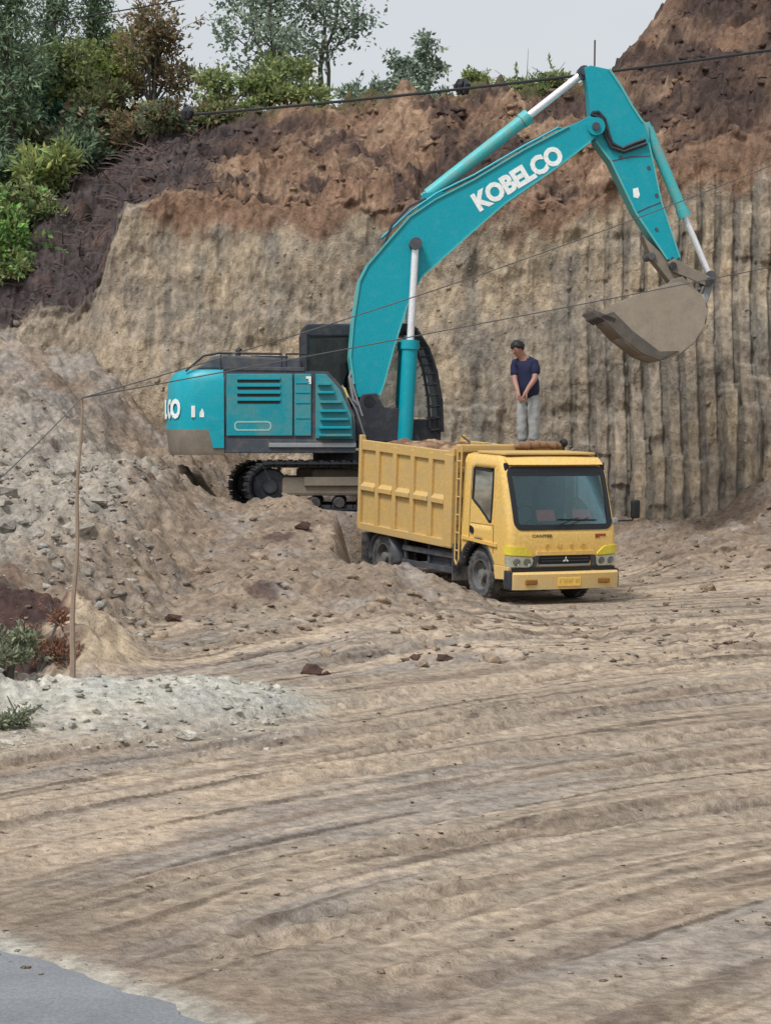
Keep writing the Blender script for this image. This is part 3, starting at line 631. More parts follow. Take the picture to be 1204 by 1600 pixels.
# nose: grille, badges, letters
gr = patch('grille', [(-0.46, 0.65), (0.46, 0.65), (0.50, 0.80), (-0.50, 0.80)], M['seal'], cab, 0.0, 0.012, 12, 4)
patch('grille_trim', [(-0.53, 0.80), (0.53, 0.80), (0.53, 0.86), (-0.53, 0.86)], M['yellow'], gr, 0.0, 0.045, 12, 3)
patch('grille_trim', [(-0.46, 0.625), (0.46, 0.625), (0.46, 0.655), (-0.46, 0.655)], M['grey'], gr, 0.0, 0.035, 12, 2)
for z in (0.70, 0.745): patch('grille_bar', [(-0.43, z), (0.43, z), (0.43, z + 0.014), (-0.43, z + 0.014)], M['dark'], gr, 0.012, 0.024, 10, 1)
em = MB(); c0 = shell(0, 0.725, 0.03); r_ = 0.052
for a in (90, 210, 330):
    u = Vector((0, math.cos(R(a)), math.sin(R(a)))); v = Vector((0, -u.z, u.y)); 
    q = [c0, c0 + u * r_ * 0.55 + v * r_ * 0.32, c0 + u * r_ * 1.1, c0 + u * r_ * 0.55 - v * r_ * 0.32]
    em.add(q + [p + Vector((0.012, 0, 0)) for p in q], [(0, 1, 2, 3), (7, 6, 5, 4), (0, 4, 5, 1), (1, 5, 6, 2), (2, 6, 7, 3), (3, 7, 4, 0)])
em.build('emblem', M['chrome'], gr)
FR = Matrix(((0, 0, 1, 0), (1, 0, 0, 0), (0, 1, 0, 0), (0, 0, 0, 1)))      # text facing +X, reading along +Y
for chx, ch in ((-0.33, 'F'), (-0.11, 'U'), (0.11, 'S'), (0.33, 'O')):
    p = shell(chx, 0.935, 0.004); text('hood_letter', ch, M['emboss'], cab, Matrix.Translation(p) @ FR, 0.085, 0.004, 0.004, 1.5)
p = shell(-0.42, 1.10, 0.003); text('name_lettering', 'CANTER', M['darktext'], cab, Matrix.Translation(p) @ Matrix.Rotation(R(-4), 4, 'Z') @ FR, 0.062, 0.001, 0.004, 1.5)
bad = patch('badge', [(0.56, 1.085), (0.76, 1.085), (0.76, 1.12), (0.56, 1.12)], M['redtext'], cab, 0.0, 0.008, 4, 1)
patch('badge', [(0.56, 1.06), (0.64, 1.06), (0.64, 1.08), (0.56, 1.08)], M['redtext'], cab, 0.0, 0.008, 3, 1)
# roof lip and visor
b = MB(); 
for k in range(20):
    a, c = -0.87 + k * 1.74 / 20, -0.87 + (k + 1) * 1.74 / 20
    f = lambda y: -0.40 - 0.06 * (y / 0.9) ** 2
    b.add([(f(a), a, 2.235), (f(c), c, 2.235), (f(c) + 0.10, c, 2.205), (f(a) + 0.10, a, 2.205), (f(a) - 0.06, a, 2.31), (f(c) - 0.06, c, 2.31)], [(0, 1, 2, 3), (3, 2, 5, 4), (4, 5, 1, 0)])
b.build('sun_visor', M['yellow'], cab, smooth=True, merge=True)
b = MB(); b.box((-0.98, 0, 2.365), (0.9, 1.66, 0.04)); b.build('roof_panel', M['bedyellow'], cab, bevel=0.015)
for sg in (-1, 1):
    b = MB(); b.tube([(-0.52, sg * 0.895, 2.245), (-1.0, sg * 0.905, 2.26), (-1.58, sg * 0.905, 2.26)], 0.018, 6); b.build('rain_gutter', M['yellow'], cab)
    b = MB(); b.box((-0.42, sg * 0.88, 2.17), (0.07, 0.07, 0.12)); b.build('marker_lamp', M['seal'], cab, bevel=0.012)
# interior
b = MB(); b.box((-0.35, 0, 1.13), (0.42, 1.72, 0.18)); b.build('dashboard', M['interior'], cab, bevel=0.04)
b = MB(); b.box((-1.55, 0, 1.6), (0.05, 1.8, 1.2)); b.build('back_wall', M['interior'], cab)
for y in (-0.45, 0.5):
    b = MB(); b.box((-1.15, y, 1.15), (0.5, 0.5, 0.14)); b.box((-1.40, y, 1.5), (0.14, 0.5, 0.62)); b.box((-1.42, y, 1.9), (0.1, 0.28, 0.16)); b.build('seat', M['seat'], cab, bevel=0.04)
b = MB()
b.lathe([(0.2 + 0.016 * math.cos(R(a)), 0.016 * math.sin(R(a))) for a in range(0, 361, 60)], (0, 0, 0), 'Z', 20)
st = b.build('steering_wheel', M['seal'], cab, smooth=True); st.location = (-0.62, -0.45, 1.38); st.rotation_euler = (0, R(-55), 0)
b = MB(); b.box((-0.9, 0, 0.64), (1.4, 1.75, 0.06)); b.build('cab_floor', M['black'], cab)
# bumper
bu = MB(); ol = [(-0.98, -0.10), (-0.96, 0.015), (-0.80, 0.06), (0, 0.085), (0.80, 0.06), (0.96, 0.015), (0.98, -0.10)]
z0, z1 = 0.27, 0.54
for i in range(len(ol) - 1):
    (ya, xa), (yb, xb) = ol[i], ol[i + 1]
    bu.add([(xa, ya, z0), (xb, yb, z0), (xb + 0.015, yb, z1 - 0.03), (xa + 0.015, ya, z1 - 0.03), (xa - 0.02, ya, z1), (xb - 0.02, yb, z1), (xa - 0.12, ya, z1), (xb - 0.12, yb, z1), (xa - 0.12, ya, z0), (xb - 0.12, yb, z0)],
           [(0, 1, 2, 3), (3, 2, 5, 4), (4, 5, 7, 6), (0, 8, 9, 1), (6, 7, 9, 8)])
bump = bu.build('bumper', M['yellow'], truck, smooth=True, merge=True)
b = MB(); b.box((-0.10, 0, 0.575), (0.12, 1.86, 0.055)); b.build('bumper_gap_panel', M['seal'], truck)
for sg in (-1, 1):
    b = MB(); b.box((0.07, sg * 0.66, 0.39), (0.05, 0.22, 0.085), Matrix.Rotation(sg * R(-6), 3, 'Z')); b.build('fog_lamp', M['fog'], bump, bevel=0.02)
    b = MB(); b.box((-0.11, sg * 0.97, 0.42), (0.22, 0.06, 0.30)); b.build('bumper_end', M['black'], bump, bevel=0.03)
b = MB(); b.box((0.093, 0.02, 0.385), (0.012, 0.42, 0.14)); pl = b.build('number_plate', M['plate'], bump, bevel=0.006)
for k, wdt in enumerate((0.03, 0, 0.035, 0.03, 0.035, 0.03, 0, 0.035, 0.03)):
    if wdt:
        b = MB(); b.box((0.101, -0.15 + k * 0.042, 0.40), (0.004, wdt * 0.6, 0.05)); b.build('plate_mark', M['emboss'], pl)
b = MB(); b.box((-0.30, 0, 0.33), (0.35, 1.3, 0.12)); b.build('front_crossmember', M['black'], truck, bevel=0.02)
# mirror on its arm
for sg in (1,):
    b = MB(); a = shell(sg * 0.93, 1.30, 0.0); L = 0.36 if sg > 0 else 0.12
    b.tube([a, a + Vector((0.06, sg * 0.1, 0.02)), a + Vector((0.02, sg * L, 0.02)), a + Vector((0.02, sg * (L + 0.04), 0.12))], 0.014, 8); ar = b.build('mirror_arm', M['seal'], truck)
    b = MB(); c = a + Vector((0.02, sg * (L + 0.05), 0.20)); b.box(c, (0.09, 0.15, 0.30)); b.build('mirror', M['seal'], ar, smooth=True, bevel=0.04, segs=3)
    b = MB(); b.box(a + Vector((0.02, sg * 0.03, 0.02)), (0.07, 0.09, 0.09)); b.build('mirror_base', M['grey'], ar, bevel=0.02)
# wheels
def wheel(x, y, sg, dual=False):
    wh = empty('wheel', (x, y, 0.41)); wh.parent = truck
    for k in range(2 if dual else 1):
        oy = -sg * 0.25 * k; b = MB()
        pr = [(0.25, -0.10), (0.36, -0.115), (0.400, -0.085), (0.41, -0.05), (0.41, 0.05), (0.400, 0.085), (0.36, 0.115), (0.25, 0.10), (0.25, -0.10)]
        b.lathe(pr, (0, oy, 0), 'Y', 36)
        for t in range(30):
            a = 2 * math.pi * t / 30; m3 = Matrix.Rotation(-a, 3, 'Y'); 
            for q in (-1, 1): b.box(m3 @ Vector((0.412, 0, 0)) + Vector((0, oy + q * 0.055, 0)), (0.016, 0.07, 0.045), m3)
        b.build('tyre', M['rubber'], wh, smooth=True)
    b = MB(); f = -sg
    b.lathe([(0.25, -f * 0.10), (0.235, -f * 0.10), (0.22, -f * 0.02), (0.15, f * 0.0 if not dual else f * 0.07), (0.09, -f * 0.03), (0.085, -f * 0.09), (0.0, -f * 0.10)], (0, 0, 0), 'Y', 24)
    ri = b.build('rim', M['rim'], wh, smooth=True)
    for t in range(5):
        b = MB(); a = 2 * math.pi * t / 5; b.tube([(0.115 * math.cos(a), -f * 0.02, 0.115 * math.sin(a)), (0.115 * math.cos(a), -f * 0.06, 0.115 * math.sin(a))], 0.014, 6); b.build('wheel_nut', M['dark'], ri)
for sg in (-1, 1):
    wheel(-1.1, sg * 0.82, sg); wheel(-4.45, sg * 0.86, sg, True)
# chassis
for sg in (-1, 1):
    b = MB(); b.box((-3.1, sg * 0.38, 0.58), (4.9, 0.07, 0.2)); b.build('frame_rail', M['black'], truck)
    b = MB(); b.beam((-1.95, sg * 0.93, 0.64), (-3.75, sg * 0.93, 0.64), 0.04, 0.09); b.beam((-1.95, sg * 0.93, 0.40), (-3.75, sg * 0.93, 0.40), 0.04, 0.09)
    for x in (-2.0, -2.85, -3.7): b.box((x, sg * 0.90, 0.57), (0.05, 0.05, 0.42))
    b.build('side_guard', M['dark'], truck, bevel=0.006)
    b = MB(); b.box((-2.55, sg * 0.66, 0.52), (0.95, 0.42, 0.40)); b.build('fuel_tank' if sg < 0 else 'battery_box', M['dark'], truck, bevel=0.05)
    b = MB(); b.box((-5.02, sg * 0.86, 0.52), (0.02, 0.46, 0.56)); b.build('mud_flap', M['rubber'], truck)
    b = MB(); b.box((-1.86, sg * 0.86, 0.55), (0.02, 0.3, 0.6)); b.build('mud_flap', M['rubber'], truck)
    b = MB(); ar = [(-4.45 + 0.47 * math.cos(R(a)), 0.40 + 0.45 * math.sin(R(a))) for a in range(-10, 191, 10)]
    for k in range(len(ar) - 1): (xa, za), (xb, zb) = ar[k], ar[k + 1]; b.add([(xa, sg * 0.62, za), (xb, sg * 0.62, zb), (xb, sg * 1.0, zb), (xa, sg * 1.0, za)], [(0, 1, 2, 3)])
    o = b.build('mudguard', M['dark'], truck, smooth=True, merge=True); md = o.modifiers.new('thickness', 'SOLIDIFY'); md.thickness = 0.02
    b = MB(); b.tube([(-1.1, sg * 0.3, 0.41), (-1.1, sg * 0.8, 0.41)], 0.06, 8); b.build('front_axle', M['black'], truck); b = MB(); b.tube([(-4.45, sg * 0.01, 0.41), (-4.45, sg * 0.8, 0.41)], 0.09, 8); b.build('rear_axle', M['black'], truck)
b = MB(); b.box((-1.0, 0, 0.52), (0.9, 0.6, 0.3)); b.build('engine_block', M['black'], truck, bevel=0.04)
b = MB(); b.box((-5.2, 0, 0.6), (0.06, 1.7, 0.1)); b.build('rear_underrun_bar', M['dark'], truck)
# bed
BX0, BX1, BZ0, BZ1, BW = -5.32, -1.86, 0.77, 2.34, 1.02
_rb = Matrix.Rotation(R(1.1), 3, 'Y'); _pv = Vector((BX1, 0, BZ0)); _bl = _pv - _rb @ _pv       # the bed sits a little higher at the tail
bed = empty('bed', _bl, (0, R(1.1), 0)); bed.parent = truck
b = MB(); b.box(((BX0 + BX1) / 2, 0, BZ0 + 0.10), (BX1 - BX0 - 0.02, 2 * BW - 0.12, 0.06)); b.build('floor_plate', M['bedyellow'], bed)
for x in np.linspace(BX0 + 0.25, BX1 - 0.25, 7): b = MB(); b.box((x, 0, BZ0 + 0.02), (0.07, 1.86, 0.09)); b.build('cross_bearer', M['black'], bed)
for sg in (-1, 1):
    y = sg * (BW - 0.045)
    b = MB(); b.box(((BX0 + BX1) / 2, y, (BZ0 + BZ1) / 2), (BX1 - BX0 - 0.03, 0.02, BZ1 - BZ0 - 0.04)); b.build('side_plate', M['bedyellow'], bed)
    b = MB(); zr = BZ1 - 0.08
    b.prism([(BX0 + 0.05, zr - 0.085), (BX1 - 0.02, zr - 0.085), (BX1 - 0.02, zr + 0.14), (BX1 - 0.10, zr + 0.13), (BX1 - 0.22, zr + 0.085), (BX0 + 0.05, zr + 0.085)], min(y - sg * 0.02, y + sg * 0.055), max(y - sg * 0.02, y + sg * 0.055)); b.build('top_rail', M['bedyellow'], bed, bevel=0.012)
    b = MB(); b.box(((BX0 + BX1) / 2, y + sg * 0.02, BZ0 + 0.06), (BX1 - BX0 - 0.06, 0.09, 0.13)); b.build('bottom_rail', M['bedyellow'], bed, bevel=0.012)
    xs_ = np.linspace(BX0 + 0.06, BX1 - 0.16, 6)
    for i, x in enumerate(xs_):
        wd, ex_ = (0.10, 0.14) if i == 0 else (0.28, 0.0) if i == 5 else (0.13, 0.0)
        b = MB(); b.box((x, y + sg * 0.03, (BZ0 + BZ1) / 2 + ex_ / 2 - 0.02), (wd, 0.065 if i not in (0, 5) else 0.085, BZ1 - BZ0 - 0.06 + ex_)); b.build('post', M['bedyellow'], bed, bevel=0.012)
        if i < 5:
            xa, xb = x + (0.055 if i == 0 else 0.07), xs_[i + 1] - (0.145 if i == 4 else 0.07); zc = (BZ0 + BZ1) / 2 - 0.03
            b = MB(); n0 = 4
            lo, hi = y + sg * 0.008, y + sg * 0.075
            b.add([(xa, lo, zc + 0.09), (xb, lo, zc + 0.09), (xb, hi, zc + 0.02), (xa, hi, zc + 0.02), (xb, hi, zc - 0.05), (xa, hi, zc - 0.05), (xb, lo, zc - 0.085), (xa, lo, zc - 0.085)],
                  [(0, 1, 2, 3), (3, 2, 4, 5), (5, 4, 6, 7), (0, 3, 5, 7), (1, 6, 4, 2)]); b.build('pressed_rib', M['bedyellow'], bed)
b = MB(); b.box((BX1 - 0.01, 0, (BZ0 + BZ1) / 2 + 0.04), (0.025, 2 * BW - 0.1, BZ1 - BZ0)); b.build('headboard', M['bedyellow'], bed)
for z in (1.2, 1.65, 2.05): b = MB(); b.box((BX1 + 0.025, 0, z), (0.06, 2 * BW - 0.12, 0.09)); b.build('headboard_rib', M['bedyellow'], bed, bevel=0.01)
b = MB(); b.box((BX1 + 0.03, 0, BZ1 + 0.06), (0.14, 2 * BW - 0.06, 0.13)); b.build('headboard_rail', M['bedyellow'], bed, bevel=0.02)
b = MB(); b.box((BX0 - 0.02, 0, (BZ0 + BZ1) / 2 - 0.05), (0.04, 2 * BW, BZ1 - BZ0 - 0.1)); b.build('tailgate', M['bedyellow'], bed, bevel=0.008)
ld = empty('ladder', (0, 0, 0)); ld.parent = bed
xl, yl = BX1 + 0.06, -BW + 0.02
for dx in (0.0, 0.13):
    b = MB(); b.tube([(xl + dx, yl, BZ1 + 0.10), (xl + dx, yl, 0.60)] + ([(xl + 0.065, yl, 0.52)]), 0.018, 6); b.build('ladder_rail', M['bedyellow'], ld)
for z in np.linspace(0.75, 2.2, 6): b = MB(); b.tube([(xl, yl, z), (xl + 0.13, yl, z)], 0.014, 6); b.build('rung', M['bedyellow'], ld)
TM = Matrix.Translation(truck.location) @ truck.rotation_euler.to_matrix().to_4x4()
BM = TM @ Matrix.Translation(_bl) @ _rb.to_4x4()
def tw(p): return BM @ Vector(p)
# two pink sheets behind the windscreen
for k, (y, ln) in enumerate(((-0.30, 'pink paper sheet behind the windscreen, the one nearer the ribbed bed side'), (0.36, 'pink paper sheet behind the windscreen, the one nearer the mirror'))):
    b = MB(); n = 6
    vs = [(0, -0.16 + 0.32 * i / n, 0) for i in range(n + 1)]
    P_ = [(-0.115 + 0.012 * math.sin(i * 1.3), p[1] + y, 1.33) for i, p in enumerate(vs)] + [(-0.185 + 0.012 * math.sin(i * 1.3), p[1] + y, 1.50) for i, p in enumerate(vs)]
    b.add(P_, [(i, i + 1, n + 2 + i, n + 1 + i) for i in range(n)])
    o = b.build('paper_sheet', M['paper']); o.matrix_world = TM; md = o.modifiers.new('thickness', 'SOLIDIFY'); md.thickness = 0.003
    tag(o, ln, 'paper', 'paper sheets in the windscreen')
# earth heaped in the bed
gx, gy = np.meshgrid(np.linspace(BX0 + 0.02, BX1 - 0.03, 110), np.linspace(-BW + 0.06, BW - 0.06, 66), indexing='ij')
ed = np.minimum(np.minimum(gx - BX0, BX1 - gx) / 0.7, (BW - np.abs(gy)) / 0.55)
gzl = BZ1 - 0.15 + 0.12 * S(0, 1, ed) + 0.10 * fbm(gx * 1.8, gy * 1.8, 3.0, 4) + 0.08 * (0.4 - np.abs(pn(gx * 4, gy * 4, 1.0))) + 0.06 * np.exp(-((gx + 2.5) / 0.5) ** 2 - ((gy + 0.3) / 0.6) ** 2)
ldc = mixa(np.broadcast_to(np.array(lin(120, 92, 76)), gx.shape + (3,)), np.array(lin(166, 140, 116)), S(-0.1, 0.4, fbm(gx * 2, gy * 2, 8.0, 3)))
lo = grid_mesh('earth_load', np.stack([gx, gy, gzl], -1), M['soil'], ldc); lo.matrix_world = BM
tag(lo, 'reddish brown earth heaped in the bed of the yellow truck', 'soil')
# rolled tarpaulin lying on the headboard rail behind the cab
b = MB(); pts = []; rr = []
for k in range(22):
    t = k / 21; pts.append((BX1 + 0.12 + 0.02 * math.sin(k * 1.7), 0.02 + 0.96 * t, BZ1 + 0.10 + 0.03 * math.sin(t * 3.1) + 0.008 * math.sin(k * 2.3))); rr.append(0.022 + 0.05 * math.sin(math.pi * min(1, 0.10 + t * 0.85)) * (1 + 0.25 * math.sin(t * 9)) + 0.006 * math.sin(k * 2.9) + 0.005 * math.sin(k * 7.1))
b.tube(pts, rr, 12); o = b.build('tarpaulin_roll', M['tarp'], smooth=True); o.matrix_world = BM
tag(o, 'brown rolled tarpaulin lying across the top of the truck bed behind the cab', 'tarpaulin')
b = MB(); b.lathe([(0, -0.05), (0.05, -0.05), (0.065, -0.02), (0.065, 0.03), (0.045, 0.05), (0, 0.05)], (BX1 + 0.16, 0.93, BZ1 + 0.16), 'Y', 14); b.tube([(BX1 + 0.16, 0.93, BZ1 + 0.0), (BX1 + 0.16, 0.93, BZ1 + 0.11)], 0.02, 6)
b.build('rope_winch', M['seal'], bed, smooth=True)
b = MB(); b.tube([tw((-1.98, -0.72, BZ1 - 0.05)), tw((-2.05, -0.66, BZ1 + 0.16)), tw((-2.12, -0.78, BZ1 + 0.26))], [0.03, 0.022, 0.012], 6); o = b.build('root_stub', M['bark']); tag(o, 'short dark root sticking up from the earth load behind the cab', 'root')

# ------------------------------------------------------------------ excavator (local: X along the boom, Y away from the photographer, Z up)
exc = empty('excavator', EX, (0, 0, ETH)); tag(exc, 'teal crawler excavator with raised boom standing on the earth platform', 'excavator')
EM = Matrix.Translation(exc.location) @ Matrix.Rotation(ETH, 4, 'Z'); EMI = EM.inverted()
def E(px, py, dy):
    o = EMI @ Vector((0, 0, CAM_Z)); d = EMI.to_3x3() @ ray(px, py); t = (dy - o.y) / d.y; p = o + d * t; return (p.x, p.z)
def EP(l, dy): return [E(x, y, dy) for x, y in l]
def E3(px, py, dy): x, z = E(px, py, dy); return Vector((x, dy, z))
# tracks
CR = R(6)
def track(y, near):
    tr = empty('track', (0, 0, 0), (0, 0, CR)); tr.parent = exc
    Ht, Lh, r = 0.93, 1.72, 0.40; zc = 0.47
    b = MB(); b.box((0, y, 0.47), (3.0, 0.30, 0.34)); b.build('track_frame', M['mud_metal'], tr, bevel=0.05)
    b = MB(); b.box((0.1, y - 0.17 if near else y + 0.17, 0.56), (2.4, 0.06, 0.16)); b.build('step_plate', M['mud_metal'], tr, bevel=0.01)
    for x, nm in ((-Lh, 'sprocket'), (Lh, 'idler')):
        b = MB(); b.lathe([(0, -0.16), (0.12, -0.16), (0.16, -0.12), (0.30, -0.10), (0.34, -0.06), (0.34, 0.06), (0.30, 0.10), (0.12, 0.16), (0, 0.16)], (x, y, zc), 'Y', 20)
        if nm == 'sprocket':
            for t in range(12): a = 2 * math.pi * t / 12; b.box((x + 0.36 * math.cos(a), y, zc + 0.36 * math.sin(a)), (0.07, 0.08, 0.07), Matrix.Rotation(-a, 3, 'Y'))
        b.build(nm, M['black'], tr)
    for x in np.linspace(-1.35, 1.35, 7): b = MB(); b.lathe([(0, -0.2), (0.09, -0.2), (0.11, -0.1), (0.11, 0.1), (0.09, 0.2), (0, 0.2)], (x, y, 0.17), 'Y', 12); b.build('roller', M['track'], tr)
    # shoes
    P_ = 2 * 2 * Lh + 2 * math.pi * r; n = 46; me = None
    for k in range(n):
        s = P_ * k / n
        if s < 2 * Lh: x, z, a = -Lh + s, zc - r, 0
        elif s < 2 * Lh + math.pi * r: t = (s - 2 * Lh) / r; x, z, a = Lh + r * math.sin(t), zc - r * math.cos(t), t
        elif s < 4 * Lh + math.pi * r: x, z, a = Lh - (s - 2 * Lh - math.pi * r), zc + r, math.pi
        else: t = (s - 4 * Lh - math.pi * r) / r; x, z, a = -Lh - r * math.sin(t), zc + r * math.cos(t), math.pi + t
        if me is None:
            b = MB(); b.box((0, 0, -0.02), (P_ / n * 0.94, 0.60, 0.03)); b.box((0.05, 0, -0.055), (0.02, 0.60, 0.045)); b.box((-0.04, 0, -0.045), (0.02, 0.60, 0.03)); b.box((0, 0, 0.03), (P_ / n * 0.9, 0.2, 0.06))
            o = b.build('shoe', M['black'], tr); me = o.data
        else: o = link('shoe', me, None, tr)
        o.location = (x, y, z); o.rotation_euler = (0, -a, 0)
track(-1.30, True); track(1.30, False)
b = MB(); b.box((0, 0, 0.62), (1.8, 2.2, 0.34), Matrix.Rotation(CR, 3, 'Z')); b.build('carbody', M['mud_metal'], exc, bevel=0.06)
b = MB(); b.lathe([(0, 0.78), (0.72, 0.78), (0.72, 1.12), (0, 1.12)], (0, 0, 0), 'Z', 28); b.build('slew_ring', M['black'], exc)
# upper frame and house
hy = -1.42                                              # near flank
zb = E(400, 708, hy)[1]
b = MB(); x0, x1 = E(345, 690, hy)[0], E(556, 690, hy)[0]
b.prism(EP([(345, 708), (345, 684), (556, 688), (556, 708)], hy), hy + 0.03, 1.4); fr_o = b.build('house_frame', M['dark'], exc, bevel=0.02)
b = MB(); b.prism(EP([(420, 699), (420, 692), (556, 692), (556, 699)], hy), hy - 0.01, hy + 0.05); b.build('frame_lip', M['grey'], exc, bevel=0.01)
# counterweight: arc tail in plan
cwz0, cwz1 = E(300, 711, hy)[1], E(300, 577, hy)[1]
xr = E(350, 640, hy)[0]; xt = E(262, 640, -0.6)[0]
plan = [(xr, hy), (xr - 0.50, hy), (xr - 0.78, hy + 0.10), (xr - 0.94, hy + 0.34), (xr - 1.06, -0.5), (xr - 1.08, 0), (xr - 1.06, 0.5), (xr - 0.94, -hy - 0.34), (xr - 0.78, -hy - 0.10), (xr - 0.50, -hy), (xr, -hy)]
def plan_loft(name, mat, lev, parent):
    b = MB(); n = len(plan); cxp = xr - 0.3
    for z, sc, sy in lev: b.v += [(xr + (x - xr) * sc, y * sy, z) for x, y in plan]
    for k in range(len(lev) - 1):
        for i in range(n): b.f.append((k * n + i, k * n + (i + 1) % n, (k + 1) * n + (i + 1) % n, (k + 1) * n + i))
    b.f.append(tuple(range(n - 1, -1, -1))); b.f.append(tuple((len(lev) - 1) * n + i for i in range(n)))
    return b.build(name, mat, parent, smooth=True)
hh = cwz1 - cwz0
cw = plan_loft('counterweight', M['teal'], [(cwz0 + 0.30 * hh, 1.0, 1.0), (cwz0 + 0.62 * hh, 1.0, 1.0), (cwz0 + 0.68 * hh, 0.985, 0.995), (cwz0 + 0.86 * hh, 0.965, 0.985), (cwz0 + 0.95 * hh, 0.90, 0.96), (cwz1, 0.78, 0.92)], exc)
plan_loft('counterweight_base', M['mud_metal'], [(cwz0, 0.93, 0.97), (cwz0 + 0.05 * hh, 0.96, 0.99), (cwz0 + 0.30 * hh, 1.005, 1.005)], cw)
b = MB(); b.prism(EP([(333, 700), (322, 655), (350, 655), (350, 700)], hy - 0.012), hy - 0.014, hy + 0.05); b.build('counterweight_flank', M['teal'], cw)
# white letters at the tail corner and side
d = Vector((plan[3][0] - plan[2][0], plan[3][1] - plan[2][1], 0)).normalized()
def wall_text(name, s, p, dirv, size, mat, parent, xs=1.0, bold=0.01):
    x = Vector(dirv).normalized(); z = Vector((0, 0, 1)); nrm = x.cross(z)
    m = Matrix(((x.x, z.x, nrm.x, p[0]), (x.y, z.y, nrm.y, p[1]), (x.z, z.z, nrm.z, p[2]), (0, 0, 0, 1)))
    return text(name, s, mat, parent, m, size, bold, 0.004, xs)
mid = [(plan[2][0] + plan[3][0]) / 2, (plan[2][1] + plan[3][1]) / 2]
outn = Vector((-1, -0.6, 0)).normalized()
zl = E(275, 640, hy)[1]
tail = [Vector((*p, 0)) for p in plan[2:9]][::-1]; cum = [0]
for k in range(len(tail) - 1): cum.append(cum[-1] + (tail[k + 1] - tail[k]).length)
for k, ch in enumerate('KOBELCO'):
    s_ = cum[-1] - 0.16 - 0.35 * (6 - k); i = max(j_ for j_ in range(len(cum) - 1) if cum[j_] <= s_); dr = (tail[i + 1] - tail[i]).normalized(); nn = dr.cross(Vector((0, 0, 1)))
    wall_text('tail_lettering', ch, tail[i] + dr * (s_ - cum[i]) + nn * 0.02 + Vector((0, 0, zl)), dr, 0.46, M['white'], cw, 0.85, 0.022)
b = MB(); b.prism(EP([(299, 652), (299, 634), (305, 634), (305, 652)], hy - 0.006), hy - 0.008, hy + 0.02); b.build('side_mark', M['white'], cw)
b = MB(); b.prism(EP([(312, 652), (312, 645), (316, 638), (319, 645), (319, 652)], hy - 0.006), hy - 0.008, hy + 0.02); b.build('side_mark', M['white'], cw)
# engine house core, panels
b = MB(); b.prism(EP([(349, 688), (349, 578), (512, 580), (536, 606), (554, 650), (556, 688)], hy), hy + 0.04, -0.28); b.build('engine_house', M['dark'], exc)
b = MB(); b.prism(EP([(349, 688), (349, 578), (440, 579), (440, 688)], hy), -0.28, 1.40); b.build('engine_house', M['dark'], exc)
def panel(pts, name='side_panel', mat='teal_dirty', th=0.04):
    b = MB(); b.prism(EP(pts, hy), hy, hy + th); return b.build(name, M[mat], exc, bevel=0.012)
pn1 = panel([(354, 681), (354, 584), (457, 584), (457, 681)]); pn2 = panel([(460, 681), (460, 584), (486, 584), (486, 681)])
pn3 = panel([(493, 685), (493, 584), (510, 585), (531, 609), (549, 648), (552, 686)])
for y_ in (592, 603, 614, 625):
    b = MB(); b.prism(EP([(371, y_ + 5.5), (371, y_), (437, y_), (437, y_ + 5.5)], hy - 0.004), hy - 0.006, hy + 0.03); b.build('louvre_slot', M['seal'], pn1)
    b = MB(); b.prism(EP([(370, y_ + 1), (370, y_ - 2.6), (438, y_ - 2.6), (438, y_ + 1)], hy - 0.02), hy - 0.026, hy + 0.01); b.build('louvre_blade', M['teal'], pn1)
for y_ in (597, 612, 628, 652): b = MB(); b.prism(EP([(462, y_ + 2), (462, y_), (484, y_), (484, y_ + 2)], hy - 0.01), hy - 0.012, hy + 0.01); b.build('panel_crease', M['teal'], pn2)
ou = rrect(366, 424, 658, 673, 6)
b = MB(); n = len(ou); oi = [(395 + (x - 395) * 0.93, 665.5 + (y - 665.5) * 0.7) for x, y in ou]
for l_ in (ou, oi): b.v += [(E(x, y, hy)[0], hy - 0.005, E(x, y, hy)[1]) for x, y in l_]
b.f += [(i, (i + 1) % n, n + (i + 1) % n, n + i) for i in range(n)]; o = b.build('faded_decal', M['palegrey'], pn1); md = o.modifiers.new('thickness', 'SOLIDIFY'); md.thickness = 0.006
b = MB(); b.prism(EP([(478, 588), (486, 588), (486, 600), (482, 600), (482, 592), (478, 592)], hy - 0.01), hy - 0.012, hy); b.build('latch', M['white'], pn2)
for k, (y_, xa, xb) in enumerate(((598, 496, 517), (611, 496, 522), (626, 500, 534), (640, 500, 541), (653, 500, 545), (666, 498, 548), (678, 498, 549))):
    b = MB(); b.prism(EP([(xa, y_ + 4), (xa, y_), (xb, y_), (xb, y_ + 4)], hy - 0.05), hy - 0.10, hy + 0.01); b.build('step', M['teal'] if k % 2 else M['teal_dirty'], pn3, bevel=0.008)
b = MB(); b.prism(EP([(522, 618), (526, 603), (540, 606), (545, 620), (538, 628), (526, 626)], hy + 0.1), hy + 0.1, hy + 0.5); b.build('tool_box_lid', M['yellow_grip'], exc, bevel=0.02)
